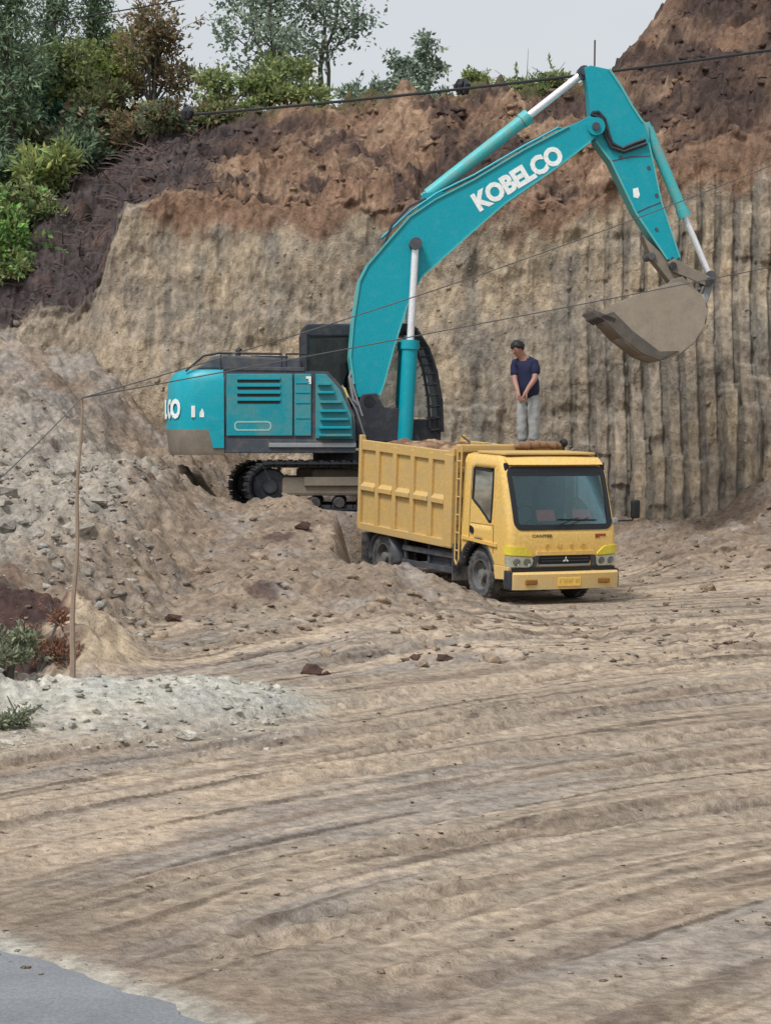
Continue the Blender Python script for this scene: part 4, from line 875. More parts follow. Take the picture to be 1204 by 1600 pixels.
# top deck, hood, rails
b = MB(); b.prism(EP([(349, 578), (349, 573), (476, 574), (476, 580)], hy), hy + 0.02, 1.38); b.build('deck', M['dark'], exc, bevel=0.01)
b = MB(); b.prism(EP([(305, 577), (330, 558), (345, 554), (470, 560), (470, 577)], -1.0), -0.9, 1.1); hood = b.build('hood', M['dark'], exc, bevel=0.04)
b = MB(); b.prism(EP([(392, 563), (392, 555), (450, 556), (450, 563)], -0.9), -0.85, 0.4); b.build('hood_vent', M['seal'], hood, bevel=0.02)
b = MB(); b.tube([E3(372, 560, -0.6), E3(372, 548, -0.6), E3(376, 544, -0.6)], 0.05, 8); b.build('exhaust', M['black'], exc)
for pts in ([(345, 577), (345, 552), (440, 553), (440, 577)], [(447, 577), (447, 553), (478, 553), (478, 577)], [(290, 580), (318, 556), (345, 551)]):
    b = MB(); b.tube([E3(x, y, hy + 0.12) for x, y in pts], 0.022, 6); b.build('handrail', M['black'], exc)
for pts in ([(534, 602), (556, 640), (572, 690)], [(548, 590), (552, 606), (566, 650)]):
    b = MB(); b.tube([E3(x, y, -0.9) for x, y in pts], 0.018, 6); b.build('handrail', M['grey'], exc)
# operator cab behind the boom
cn, cf_ = 0.42, 1.45
ce = empty('operator_cab', (0, 0, 0)); ce.parent = exc
b = MB(); b.prism(EP([(470, 526), (472, 512), (480, 506), (640, 505), (654, 514), (650, 524)], cn), cn - 0.02, cf_ + 0.02); b.build('cab_roof', M['black'], ce, bevel=0.03)
b = MB(); b.prism(EP([(474, 690), (474, 640), (560, 640), (640, 655), (690, 655), (688, 690)], cn), cn, cf_); b.build('cab_lower_body', M['black'], ce, bevel=0.03)
for y_ in (cn, cf_):
    for nm, pts, wd in (('front_pillar', [(650, 520), (666, 545), (678, 580), (686, 625), (688, 675)], 0.07), ('rear_pillar', [(477, 522), (477, 665)], 0.09), ('door_pillar', [(560, 518), (556, 650)], 0.07)):
        b = MB(); b.tube([(*E(x, y, cn),) and (E(x, y, cn)[0], y_, E(x, y, cn)[1]) for x, y in pts], wd, 6); b.build(nm, M['black'], ce)
    b = MB(); pl_ = EP([(484, 645), (484, 526), (552, 526), (550, 645)], cn); b.add([(x, y_, z) for x, z in pl_], [(0, 1, 2, 3)]); b.build('side_glass', M['glass_dark'], ce)
    b = MB(); pl_ = EP([(562, 645), (565, 526), (648, 526), (664, 548), (676, 582), (683, 628), (684, 652)], cn); b.add([(x, y_, z) for x, z in pl_], [tuple(range(7))]); b.build('side_glass', M['glass_clear'], ce)
b = MB(); q = EP([(650, 520), (666, 545), (678, 580), (686, 625), (688, 660)], cn)
for k in range(4): b.add([(q[k][0], cn, q[k][1]), (q[k + 1][0], cn, q[k + 1][1]), (q[k + 1][0], cf_, q[k + 1][1]), (q[k][0], cf_, q[k][1])], [(0, 1, 2, 3)])
b.build('front_glass', M['glass_clear'], ce)
gd = [(642, 517), (658, 540), (670, 575), (678, 620), (681, 670)]
for k, y_ in enumerate(np.linspace(cn - 0.06, cf_ + 0.02, 6)):
    b = MB(); b.tube([(E(x + 8, y, cn)[0], y_, E(x + 8, y, cn)[1]) for x, y in gd], 0.025, 6); b.build('guard_bar', M['black'], ce)
for t in np.linspace(0, 4, 12):
    i = min(3, int(t)); u = t - i; x = gd[i][0] + (gd[i + 1][0] - gd[i][0]) * u; y = gd[i][1] + (gd[i + 1][1] - gd[i][1]) * u
    b = MB()
    for dx in (-6, 8): p = E(x + dx, y, cn); b.tube([(p[0], cn - 0.06, p[1]), (p[0], cf_ + 0.02, p[1])], 0.016, 5)
    p, p2 = E(x - 10, y + 3, cn), E(x + 8, y, cn); b.tube([(p[0], cn - 0.06, p[1]), (p2[0], cn - 0.06, p2[1])], 0.018, 5)
    b.build('guard_crossbar', M['black'], ce)
b = MB(); b.tube([(E(x - 10, y, cn)[0], cn - 0.06, E(x - 10, y, cn)[1]) for x, y in gd], 0.03, 6); b.build('guard_frame', M['black'], ce)
b = MB(); sx = E(560, 600, 0.9)[0]; zf_ = E(560, 640, 0.9)[1]
b.box((sx, 0.93, zf_ + 0.1), (0.5, 0.5, 0.15)); b.box((sx - 0.28, 0.93, zf_ + 0.5), (0.14, 0.5, 0.8)); b.build('operator_seat', M['seal'], ce, bevel=0.05)
# boom
BO = [(560, 621), (553, 600), (547.5, 558), (552, 503), (562, 439), (575, 414), (605, 379), (640, 339), (680, 312), (739, 282), (819, 234), (889, 197), (919, 182), (934, 184), (941, 196), (936, 208), (924, 220), (859, 269), (789, 317), (724, 374), (683, 410), (657, 434), (635, 479), (615, 543), (599, 602), (592, 618)]
bw = 0.34
b = MB(); b.prism(EP(BO, -bw), -bw, bw); boom = b.build('boom', M['teal'], exc, bevel=0.012)
# flanges: top and bottom plates standing a little proud
def plate(pts, name, w_, th, mat, parent, dy=-bw):
    b = MB(); q = EP(pts, dy)
    for k in range(len(q) - 1):
        (xa, za), (xb, zb_) = q[k], q[k + 1]; t = Vector((xb - xa, 0, zb_ - za)).normalized(); nrm = Vector((-t.z, 0, t.x)) * th / 2
        A, B_ = Vector((xa, 0, za)), Vector((xb, 0, zb_)); vs = []
        for P_ in (A - nrm, B_ - nrm, B_ + nrm, A + nrm): vs += [(P_.x, -w_, P_.z), (P_.x, w_, P_.z)]
        b.add(vs, [(0, 2, 4, 6), (1, 7, 5, 3), (0, 1, 3, 2), (4, 5, 7, 6), (2, 3, 5, 4), (0, 6, 7, 1)])
    return b.build(name, mat, parent)
M['teal_light'] = flat_mat('teal_edge_paint', lin(70, 176, 180), 0.45, 0, DUST, 0.5, 5)
plate([(553, 600), (547, 558), (551.5, 503), (561.5, 439), (574.5, 413.5), (604.5, 378.5), (639.5, 338.5), (679.5, 311.5), (738.5, 281.5), (818.5, 233.5), (888, 197)], 'top_flange', bw + 0.03, 0.035, M['teal_light'], boom)
plate([(592, 618), (599, 602), (615, 543), (635, 479), (657, 434), (724, 374), (789, 317), (859, 269), (922, 221)], 'bottom_flange', bw + 0.03, 0.03, M['teal_light'], boom)
def disc(name, px, py, y0, y1, r, mat, parent, n=16):
    p = E(px, py, y0); b = MB(); b.tube([(p[0], y0, p[1]), (p[0], y1, p[1])], r, n); return b.build(name, mat, parent, smooth=True)
disc('tip_boss', 931, 197, -bw - 0.05, bw + 0.05, 0.17, M['teal'], boom); disc('tip_pin', 931, 197, -bw - 0.09, bw + 0.09, 0.075, M['dark'], boom)
disc('foot_pin', 577, 628, -0.5, 0.5, 0.12, M['dark'], boom)
pA, pB = E(756, 318, -bw), E(868, 250, -bw); ang = math.atan2(pB[1] - pA[1], pB[0] - pA[0]); cxm, czm = E(809, 279.5, -bw)
m = Matrix.Translation((cxm, -bw - 0.004, czm)) @ Matrix.Rotation(-ang, 4, 'Y') @ Matrix.Rotation(R(90), 4, 'X')
text('boom_lettering', 'KOBELCO', M['white'], boom, m, 0.46, 0.024, 0.004, 0.92, 0.98)
# hoses along the boom top
for k, y_ in enumerate((-0.2, -0.08, 0.08, 0.2)):
    b = MB(); hp = [(596, 372), (640, 330), (682, 303), (740, 274), (819, 226), (872, 200), (890, 206)]
    b.tube([E3(x, y + 1.5 * math.sin(i * 2 + k), y_) for i, (x, y) in enumerate(hp)], 0.022, 6); b.build('hydraulic_line', M['black'] if k in (1, 2) else M['teal'], boom)
b = MB(); b.tube([E3(x, y, -0.30) for x, y in ((556, 560), (546, 590), (552, 625), (575, 650))], 0.03, 6); b.build('hose', M['grey'], boom)
b = MB(); b.tube([E3(x, y, -0.28) for x, y in ((600, 382), (612, 352), (640, 322), (665, 310))], 0.025, 6); b.build('hose', M['black'], boom)
# boom brackets on the deck
for y_ in (-0.50, 0.42):
    b = MB(); b.prism(EP([(556, 690), (556, 640), (566, 616), (588, 614), (600, 636), (640, 640), (646, 690)], y_), y_, y_ + 0.08); b.build('boom_bracket', M['black'], exc, bevel=0.015)
b = MB(); b.prism(EP([(556, 700), (556, 660), (646, 660), (660, 700)], -0.4), -0.42, 0.4); b.build('front_frame', M['black'], exc)
b = MB(); b.prism(EP([(600, 690), (604, 640), (618, 632), (630, 690)], -0.2), -0.3, 0.3); b.build('swivel_block', M['dark'], exc, bevel=0.03)
def cyl(name, p, q, r1, r2, frac, parent, mat='teal', y_=None):
    p, q = Vector(p), Vector(q); m_ = p + (q - p) * frac; d = (q - p).normalized()
    b = MB(); b.tube([p, m_], r1, 16); b.tube([m_ - d * 0.14, m_ + d * 0.03], r1 * 1.18, 16); b.tube([p - d * 0.1, p + d * 0.12], r1 * 0.8, 12); o = b.build(name, M[mat], parent, smooth=True)
    b = MB(); b.tube([m_, q], r2, 14); b.build('rod', M['chrome'], o, smooth=True)
    b = MB(); ax = Vector((0, 1, 0)); b.tube([q - ax * r2 * 1.7, q + ax * r2 * 1.7], r2 * 1.7, 14); b.build('rod_eye', M['dark'], o, smooth=True)
    return o
for y_ in (-0.47, 0.47):
    x, z = E(632, 690, -0.47); x2, z2 = E(649, 381, -0.47); cyl('boom_cylinder', (x, y_, z), (x2, y_, z2), 0.145, 0.068, 0.505, exc)
disc('cylinder_pin', 649, 381, -0.58, 0.58, 0.11, M['dark'], boom)
x, z = E(668, 305, 0); x2, z2 = E(911, 114, 0); cyl('arm_cylinder', (x, 0, z), (x2, 0, z2), 0.125, 0.075, 0.64, exc, 'teal_light')
for y_ in (-0.16, 0.12): b = MB(); b.prism(EP([(650, 334), (660, 302), (676, 300), (700, 300)], y_), y_, y_ + 0.04); b.build('cylinder_bracket', M['teal'], boom)
# arm
AR = [(912, 106), (922, 102), (951, 108), (970, 136), (987, 166), (1003, 190), (1010, 206), (1013, 223), (1032, 314), (1052, 372), (1061, 402), (1052, 409), (1042, 405), (1014, 366), (993, 333), (954, 252), (930, 220), (922, 210), (922, 177), (918, 138)]
aw = 0.23
b = MB(); b.prism(EP(AR, -aw), -aw, aw); arm = b.build('arm', M['teal'], exc, bevel=0.012)
plate([(951, 108), (970, 136), (987, 166), (1003, 190)], 'top_flange', aw + 0.025, 0.04, M['teal_light'], arm, -aw); plate([(1013, 223), (1032, 314), (1061, 402)], 'back_flange', aw + 0.02, 0.03, M['teal_light'], arm, -aw)
plate([(930, 220), (954, 252), (993, 333), (1042, 405)], 'front_flange', aw + 0.02, 0.035, M['teal_light'], arm, -aw)
for q in ([(954, 252), (984, 245), (1015, 244)], [(993, 333), (1012, 324), (1033, 316)]): plate(q, 'seam', aw + 0.004, 0.025, M['dark'], arm, -aw)
for q, nm in (([(925, 176), (934, 175), (944, 186), (950, 210), (956, 224), (972, 232), (990, 224), (1008, 218)], 'hose'), ([(922, 178), (940, 184), (946, 214), (954, 230), (974, 237), (1010, 224)], 'hose')):
    b = MB(); b.tube([E3(x, y, -aw - 0.05) for x, y in q], 0.034, 7); b.build(nm, M['black'], arm, smooth=True)
for px, py in ((969, 246), (1013, 262), (1025, 305), (1025, 358), (1050, 404)): disc('bolt_boss', px, py, -aw - 0.015, -aw + 0.02, 0.035, M['dark'], arm, 10)
b = MB(); b.prism(EP([(989, 308), (988, 295), (996, 293), (999, 305), (996, 310)], -aw - 0.004), -aw - 0.006, -aw + 0.01); b.build('white_sticker', M['white'], arm)
disc('cylinder_pin', 914, 110, -0.2, 0.2, 0.09, M['dark'], arm)
b = MB(); b.prism(EP([(1000, 186), (1012, 194), (1014, 224), (1004, 222)], -0.12), -0.15, 0.15); b.build('cylinder_lug', M['teal_light'], arm, bevel=0.01)
x, z = E(1011, 200, 0); x2, z2 = E(1108, 432, 0); cyl('bucket_cylinder', (x, 0, z), (x2, 0, z2), 0.105, 0.062, 0.59, exc, 'teal_light')
# arm nose and links (bare muddy steel)
b = MB(); b.prism(EP([(1004, 368), (1042, 404), (1062, 402), (1074, 440), (1066, 454), (1054, 450), (1018, 404)], -aw + 0.02), -aw + 0.03, aw - 0.03); b.build('arm_nose', M['mud_metal'], arm, bevel=0.02)
disc('nose_pin', 1018, 400, -aw - 0.03, aw + 0.03, 0.07, M['dark'], arm)
for y_ in (-0.27, 0.21):
    b = MB(); b.prism(EP([(1042, 410), (1052, 404), (1108, 432), (1114, 440), (1106, 448), (1050, 424)], y_), y_, y_ + 0.06); b.build('idler_link', M['mud_metal'], exc, bevel=0.012)
b = MB(); b.prism(EP([(1102, 440), (1112, 436), (1114, 444), (1102, 480), (1093, 476)], -0.14), -0.17, 0.17); b.build('bucket_link', M['grey'], exc, bevel=0.02)
disc('link_pin', 1108, 440, -0.33, 0.33, 0.075, M['black'], exc); disc('link_pin', 1051, 415, -0.32, 0.32, 0.07, M['black'], exc)
# bucket: two cheeks, wrapped back plate, teeth
BK = [(938, 489), (980, 466), (1035, 446), (1062, 440), (1096, 460), (1104, 482), (1100, 506), (1086, 532), (1062, 552), (1030, 562), (1006, 552), (972, 526)]
M['wear_shade'] = flat_mat('worn_and_shaded_steel', lin(84, 79, 74), 0.7, 0, lin(112, 104, 94), 0.5, 5)  # dark tone for worn lip and teeth, and for the painted floor shade
M['bucket'] = flat_mat('dust_caked_steel', lin(138, 129, 116), 0.85, 0, lin(158, 147, 131), 0.85, 3.0, 0.15)
bkw = 0.66; bk = empty('bucket', (0, 0, 0)); bk.parent = exc
q0 = EP(BK, -bkw)
for y_ in (-bkw, bkw - 0.04): b = MB(); b.prism(q0, y_, y_ + 0.04); b.build('cheek', M['bucket'], bk, bevel=0.008)
b = MB(); idx = [4, 5, 6, 7, 8, 9, 10, 11, 0]
for k in range(len(idx) - 1):
    (xa, za), (xb, zb_) = q0[idx[k]], q0[idx[k + 1]]; b.add([(xa, -bkw + 0.002, za), (xb, -bkw + 0.002, zb_), (xb, bkw - 0.002, zb_), (xa, bkw - 0.002, za)], [(0, 1, 2, 3)])
o = b.build('back_plate', M['bucket'], bk, smooth=True); md = o.modifiers.new('thickness', 'SOLIDIFY'); md.thickness = 0.05; md.offset = 0
b = MB(); (xa, za), (xb, zb_) = E(936, 492, -bkw), E(952, 500, -bkw); b.beam((xa, 0, za), (xb + 0.1, 0, zb_ - 0.02), 2 * bkw + 0.06, 0.09, (0, 0, 1)); b.build('lip', M['wear_shade'], bk)
tl = Vector((E(922, 490, 0)[0] - E(990, 540, 0)[0], 0, E(922, 490, 0)[1] - E(990, 540, 0)[1])).normalized()
for y_ in np.linspace(-bkw + 0.08, bkw - 0.08, 5):
    p = Vector((xa, y_, za)); b = MB(); b.beam(p - tl * 0.15, p + tl * 0.04, 0.12, 0.11, (0, 1, 0)); b.beam(p + tl * 0.02, p + tl * 0.15, 0.08, 0.05, (0, 1, 0)); b.build('tooth', M['wear_shade'], bk, bevel=0.01)
b = MB(); b.prism(EP([(936, 494), (958, 487), (988, 517), (1030, 549), (1060, 548), (1030, 563), (1004, 553), (970, 527)], -bkw - 0.02), -bkw - 0.03, -bkw + 0.01); b.build('floor_shade_strip', M['wear_shade'], bk, bevel=0.008)  # dark strip on the near cheek, paints the shade under the bucket floor
for y_ in (-0.30, 0.24): b = MB(); b.prism(EP([(1035, 450), (1050, 436), (1066, 432), (1096, 462), (1104, 482), (1080, 470)], y_), y_, y_ + 0.06); b.build('bucket_ear', M['mud_metal'], bk, bevel=0.01)
# earth in the bucket
gx, gy = np.meshgrid(np.linspace(0, 1, 40), np.linspace(-bkw + 0.045, bkw - 0.045, 40), indexing='ij')
a0, a1 = Vector(E(942, 492, -bkw)), Vector(E(1060, 450, -bkw))
X_ = a0.x + (a1.x - a0.x) * gx; Z_ = a0.y + (a1.y - a0.y) * gx - 0.06 + 0.16 * np.sin(np.pi * gx) * (1 - (gy / bkw) ** 2) + 0.05 * fbm(X_ * 3, gy * 3, 1.0, 3)
o = grid_mesh('bucket_earth', np.stack([X_, gy, Z_], -1), M['soil'], np.broadcast_to(np.array(lin(146, 130, 112)), X_.shape + (3,))); o.matrix_world = EM
tag(o, 'grey brown earth filling the raised excavator bucket', 'soil')
# ------------------------------------------------------------------ man standing on the load behind the cab
def skin_obj(name, verts, edges, radii, mat, parent, root=0, sub=2):
    me = bpy.data.meshes.new(name); me.from_pydata([tuple(v) for v in verts], edges, [])
    o = link(name, me, mat, parent); o.modifiers.new('skin', 'SKIN')
    for i, r in enumerate(radii):
        sv = me.skin_vertices[0].data[i]; sv.radius = r if isinstance(r, tuple) else (r, r); sv.use_root = (i == root)
    o.modifiers['skin'].use_smooth_shade = True; o.modifiers['skin'].branch_smoothing = 0.4
    s = o.modifiers.new('sub', 'SUBSURF'); s.levels = sub; s.render_levels = sub
    return o
foot = tw((-2.06, 0.46, BZ1 + 0.0)); foot.z = at(818, 699, foot.y).z
man = empty('person', foot); tag(man, 'man in navy T-shirt and grey trousers standing on the truck load, head bowed', 'person')
J = dict(pel=(0.02, 0, 0.88), ab=(0.01, 0.0, 1.06), ch=(-0.03, -0.01, 1.28), up=(-0.05, -0.02, 1.43), nk=(-0.10, -0.05, 1.50), h0=(-0.155, -0.09, 1.56), h1=(-0.19, -0.11, 1.625), h2=(-0.18, -0.10, 1.70),
         shL=(0.105, -0.08, 1.41), elL=(0.105, -0.20, 1.13), wrL=(-0.06, -0.27, 0.905), shR=(-0.20, 0.055, 1.41), elR=(-0.225, -0.06, 1.12), wrR=(-0.165, -0.23, 0.885),
         hiL=(0.095, -0.05, 0.84), knL=(0.095, -0.06, 0.47), anL=(0.095, -0.03, 0.10), toL=(0.045, -0.16, 0.035), hiR=(-0.06, 0.05, 0.84), knR=(-0.09, 0.02, 0.47), anR=(-0.085, 0.05, 0.10), toR=(-0.145, -0.05, 0.035))
names = list(J); V_ = [Vector(J[k]) for k in names]; ix = {k: i for i, k in enumerate(names)}
Ed = [('pel', 'ab'), ('ab', 'ch'), ('ch', 'up'), ('up', 'nk'), ('nk', 'h0'), ('h0', 'h1'), ('h1', 'h2'), ('up', 'shL'), ('shL', 'elL'), ('elL', 'wrL'), ('up', 'shR'), ('shR', 'elR'), ('elR', 'wrR'), ('pel', 'hiL'), ('hiL', 'knL'), ('knL', 'anL'), ('anL', 'toL'), ('pel', 'hiR'), ('hiR', 'knR'), ('knR', 'anR'), ('anR', 'toR')]
Ed = [(ix[a], ix[b_]) for a, b_ in Ed]
Rd = dict(pel=0.12, ab=0.115, ch=0.13, up=0.095, nk=0.07, h0=0.085, h1=0.115, h2=0.11, shL=0.06, elL=0.052, wrL=0.034, shR=0.06, elR=0.052, wrR=0.034, hiL=0.075, knL=0.055, anL=0.038, toL=0.03, hiR=0.075, knR=0.055, anR=0.038, toR=0.03)
Rr = [Rd[k] for k in names]
for sd_, base, dirp in (('L', 'wrL', Vector((-0.40, -0.12, -0.9))), ('R', 'wrR', Vector((0.30, -0.1, -0.94)))):
    d0 = dirp.normalized(); w0 = Vector(J[base]); side = d0.cross(Vector((0, 1, 0))).normalized()
    pm = w0 + d0 * 0.055; V_.append(pm); Rr.append((0.036, 0.022)); pi = len(V_) - 1; Ed.append((ix[base], pi))
    for k, (sx, ln) in enumerate(((-0.028, 0.070), (-0.010, 0.082), (0.009, 0.076), (0.027, 0.060))):
        a = pm + d0 * 0.04 + side * sx; b2 = a + d0 * ln * 0.55 + Vector((0, 0.006, 0)); c2 = b2 + d0 * ln * 0.4 + Vector((0, 0.022, 0))
        n0 = len(V_); V_ += [a, b2, c2]; Rr += [0.0095, 0.009, 0.0075]; Ed += [(pi, n0), (n0, n0 + 1), (n0 + 1, n0 + 2)]
    th = [w0 + d0 * 0.025 + side * (0.03 if sd_ == 'L' else -0.03) + Vector((0, -0.012, 0)), w0 + d0 * 0.06 + side * (0.05 if sd_ == 'L' else -0.05) + Vector((0, -0.022, 0)), w0 + d0 * 0.09 + side * (0.045 if sd_ == 'L' else -0.045) + Vector((0, -0.026, 0))]
    n0 = len(V_); V_ += th; Rr += [0.012, 0.011, 0.009]; Ed += [(ix[base], n0), (n0, n0 + 1), (n0 + 1, n0 + 2)]
body = skin_obj('body', V_, Ed, Rr, M['skin'], man)
# face pieces on the bowed head
hc = Vector((-0.19, -0.115, 1.635)); fw = Vector((-0.66, -0.55, -0.56)).normalized(); rt = fw.cross(Vector((0, 0, 1))).normalized(); upv = rt.cross(fw)
b = MB(); b.tube([hc + fw * 0.075 + upv * 0.02, hc + fw * 0.105 - upv * 0.018, hc + fw * 0.08 - upv * 0.026], [0.010, 0.016, 0.010], 8); b.build('nose', M['skin'], man, smooth=True)
for sg in (-1, 1):
    b = MB(); b.tube([hc + rt * sg * 0.078 + upv * 0.03, hc + rt * sg * 0.088 - upv * 0.0 - fw * 0.012, hc + rt * sg * 0.078 - upv * 0.03], [0.010, 0.018, 0.008], 8); b.build('ear', M['skin'], man, smooth=True)
    b = MB(); b.tube([hc + fw * 0.074 + rt * (sg * 0.030 - 0.012) + upv * 0.018, hc + fw * 0.074 + rt * (sg * 0.030 + 0.012) + upv * 0.018], 0.007, 8); b.build('eye', M['hair'], man)
b = MB(); b.tube([hc + fw * 0.074 - rt * 0.022 - upv * 0.05, hc + fw * 0.080 - upv * 0.052, hc + fw * 0.074 + rt * 0.022 - upv * 0.05], 0.006, 6); b.build('mouth', M['redtext'], man)
b = MB(); rngp = random.Random(3)
bm = bmesh.new(); bmesh.ops.create_icosphere(bm, subdivisions=3, radius=0.114)
for v in list(bm.verts):
    d = v.co.normalized(); fr_ = d.dot(fw); u_ = d.dot(upv)
    if u_ < -0.34 - 0.5 * (0.5 - fr_) + (0.42 if fr_ > 0.25 else 0) + 0.18 * math.sin(d.x * 17 + d.y * 11): bm.verts.remove(v)
    else: v.co *= 1.0 + 0.20 * float(pn(d.x * 6, d.y * 6, d.z * 6))
me = bpy.data.meshes.new('hair'); bm.to_mesh(me); bm.free(); me.shade_smooth(); o = link('hair', me, M['hair'], man); o.location = hc + Vector((0.012, 0.008, 0.022)); md = o.modifiers.new('thickness', 'SOLIDIFY'); md.thickness = 0.014
# shirt, trousers, shoes
jv = lambda k: Vector(J[k])
sv = [jv('pel') + Vector((0.01, 0, -0.10)), jv('ab'), jv('ch'), jv('up') + Vector((-0.005, 0, 0.0)), jv('nk') + Vector((0.02, 0.012, -0.03)), jv('shL'), jv('shL').lerp(jv('elL'), 0.82), jv('shR'), jv('shR').lerp(jv('elR'), 0.85)]
skin_obj('t_shirt', sv, [(0, 1), (1, 2), (2, 3), (3, 4), (3, 5), (5, 6), (3, 7), (7, 8)], [(0.25, 0.22), (0.225, 0.20), (0.225, 0.19), (0.17, 0.14), 0.085, 0.098, 0.085, 0.098, 0.085], M['shirt'], man)
tv = [jv('pel') + Vector((0, 0, 0.02)), jv('hiL') - Vector((0, 0, 0.02)), jv('knL'), jv('anL') - Vector((0, 0, 0.02)), jv('hiR') - Vector((0, 0, 0.02)), jv('knR'), jv('anR') - Vector((0, 0, 0.02)), jv('pel') + Vector((0, 0, 0.14))]
skin_obj('trousers', tv, [(0, 1), (1, 2), (2, 3), (0, 4), (4, 5), (5, 6), (0, 7)], [0.13, 0.128, 0.105, 0.082, 0.128, 0.105, 0.082, 0.09], M['trouser'], man)
for nm_ in ('t_shirt', 'trousers'):
    ob = next(o for o in man.children if o.name.startswith(nm_)); tx = bpy.data.textures.new('cloth_folds', 'CLOUDS'); tx.noise_scale = 0.09 if nm_ == 't_shirt' else 0.07; tx.noise_depth = 1
    dm = ob.modifiers.new('folds', 'DISPLACE'); dm.texture = tx; dm.strength = 0.045; dm.mid_level = 0.5
for k in 'LR':
    a, t = jv('an' + k), jv('to' + k); d = (t - a); d.z = 0
    skin_obj('shoe', [a - d * 0.25 + Vector((0, 0, -0.05)), a + d * 0.35 + Vector((0, 0, -0.055)), a + d * 1.25 + Vector((0, 0, -0.068))], [(0, 1), (1, 2)], [0.06, 0.065, 0.05], M['shoe'], man)

# ------------------------------------------------------------------ loose stones and clods
def hull(seed, npt, flatz=0.7):
    rg = np.random.RandomState(seed); q = rg.randn(npt, 3); q /= np.linalg.norm(q, axis=1)[:, None]; q *= (0.75 + 0.4 * rg.rand(npt, 1)) * np.array([1.0 + 0.3 * rg.rand(), 0.8 + 0.3 * rg.rand(), flatz])
    bm = bmesh.new(); vs = [bm.verts.new(p) for p in q]; r = bmesh.ops.convex_hull(bm, input=vs); bmesh.ops.delete(bm, geom=[v for v in bm.verts if not v.link_faces], context='VERTS'); bmesh.ops.triangulate(bm, faces=bm.faces)
    bm.verts.index_update(); return bm
def rock_mesh(seed, sub, mat, col, jag=0.35):
    bm = hull(seed, 18); bmesh.ops.subdivide_edges(bm, edges=bm.edges, cuts=1, use_grid_fill=True); rg = np.random.RandomState(seed)
    for v in bm.verts: v.co *= 1 + 0.10 * jag * float(rg.randn()); 
    bm.normal_update(); me = bpy.data.meshes.new('stone'); bm.to_mesh(me); bm.free(); vcol(me, np.tile(np.array(col), (len(me.vertices), 1))); me.materials.append(mat); return me
STONE = {'pale': [rock_mesh(i, 2, M['soil'], lin(182, 180, 171)) for i in range(5)], 'tan': [rock_mesh(i + 9, 2, M['soil'], lin(154, 138, 122)) for i in range(5)],
         'grey': [rock_mesh(i + 20, 2, M['soil'], lin(160, 154, 145)) for i in range(5)], 'dark': [rock_mesh(i + 30, 2, M['soil'], lin(84, 66, 60), 0.55) for i in range(4)]}
rs = random.Random(21)
def scatter(name, kind, n, fx, label, cat, group, smin, smax):
    k = 0; tries = 0
    while k < n and tries < n * 30:
        tries += 1; x, y = fx()
        if road_d(x, y) < 0.3 or (abs(x - EX[0]) < 3 and abs(y - EX[1]) < 2.3): continue
        bx, by = x - P0[0], y - P0[1]; d = bx * (-math.cos(YAW)) + by * (-math.sin(YAW)); bb = bx * (-HX) + by * (-HY)
        if -2.4 < d < 0.4 and -0.3 < bb < 6.2: continue
        s = smin + (smax - smin) * rs.random() ** 2.2
        o = link(name, rs.choice(STONE[kind]), None); o.location = (x, y, gz(x, y) + s * 0.05); o.scale = (s, s * rs.uniform(0.8, 1.2), s * rs.uniform(0.7, 1.0)); o.rotation_euler = (rs.uniform(-0.4, 0.4), rs.uniform(-0.4, 0.4), rs.uniform(0, 6.3))
        tag(o, label, cat, group); k += 1
def px_area(px0, px1, Y0, Y1):
    def f():
        Y = rs.uniform(Y0, Y1); return ((rs.uniform(px0, px1) - 602) / F * Y, Y)
    return f
scatter('stone', 'pale', 30, px_area(-60, 440, 18.6, 23.4), 'pale grey stone in the low rubble ridge beside the wooden stake', 'stone', 'stones of the pale rubble ridge', 0.05, 0.13)
scatter('stone', 'grey', 45, px_area(-60, 215, 28.5, 38.5), 'grey stone on the rubble slope left of the excavator track', 'stone', 'stones of the grey rubble slope', 0.09, 0.30)
scatter('stone', 'tan', 45, px_area(230, 790, 25.5, 34.5), 'tan clod of earth on the mound in front of the truck', 'clod', 'clods on the mound', 0.06, 0.19)
scatter('stone', 'tan', 30, px_area(970, 1230, 37, 45), 'tan clod of earth at the foot of the grooved bank', 'clod', 'clods under the grooved bank', 0.06, 0.2)
for px, py, s, lab in ((483, 1052, 0.17, 'large dark brown clod lying at the end of the pale rubble'), (512, 1056, 0.07, 'small dark brown clod just right of the large dark clod'), (648, 1031, 0.10, 'dark reddish clod at the foot of the mound, left one of a pair'),
                       (688, 1034, 0.12, 'dark reddish clod at the foot of the mound, right one of a pair'), (474, 828, 0.16, 'dark brown clod high on the mound below the excavator track'), (270, 972, 0.13, 'dark clod low on the brown mound left of the dark clods')):
    Y = 20.0
    while Y < 42:
        d = ray(px, py); x = d.x * Y
        if CAM_Z + d.z * Y <= gz(x, Y): break
        Y += 0.1
    o = link('soil_clod', rs.choice(STONE['dark']), None); o.location = (x, Y, gz(x, Y) + s * 0.15); o.scale = (s * 1.0, s * 0.8, s * 0.7); o.rotation_euler = (0, 0, rs.uniform(0, 6)); tag(o, lab, 'clod', 'dark clods')
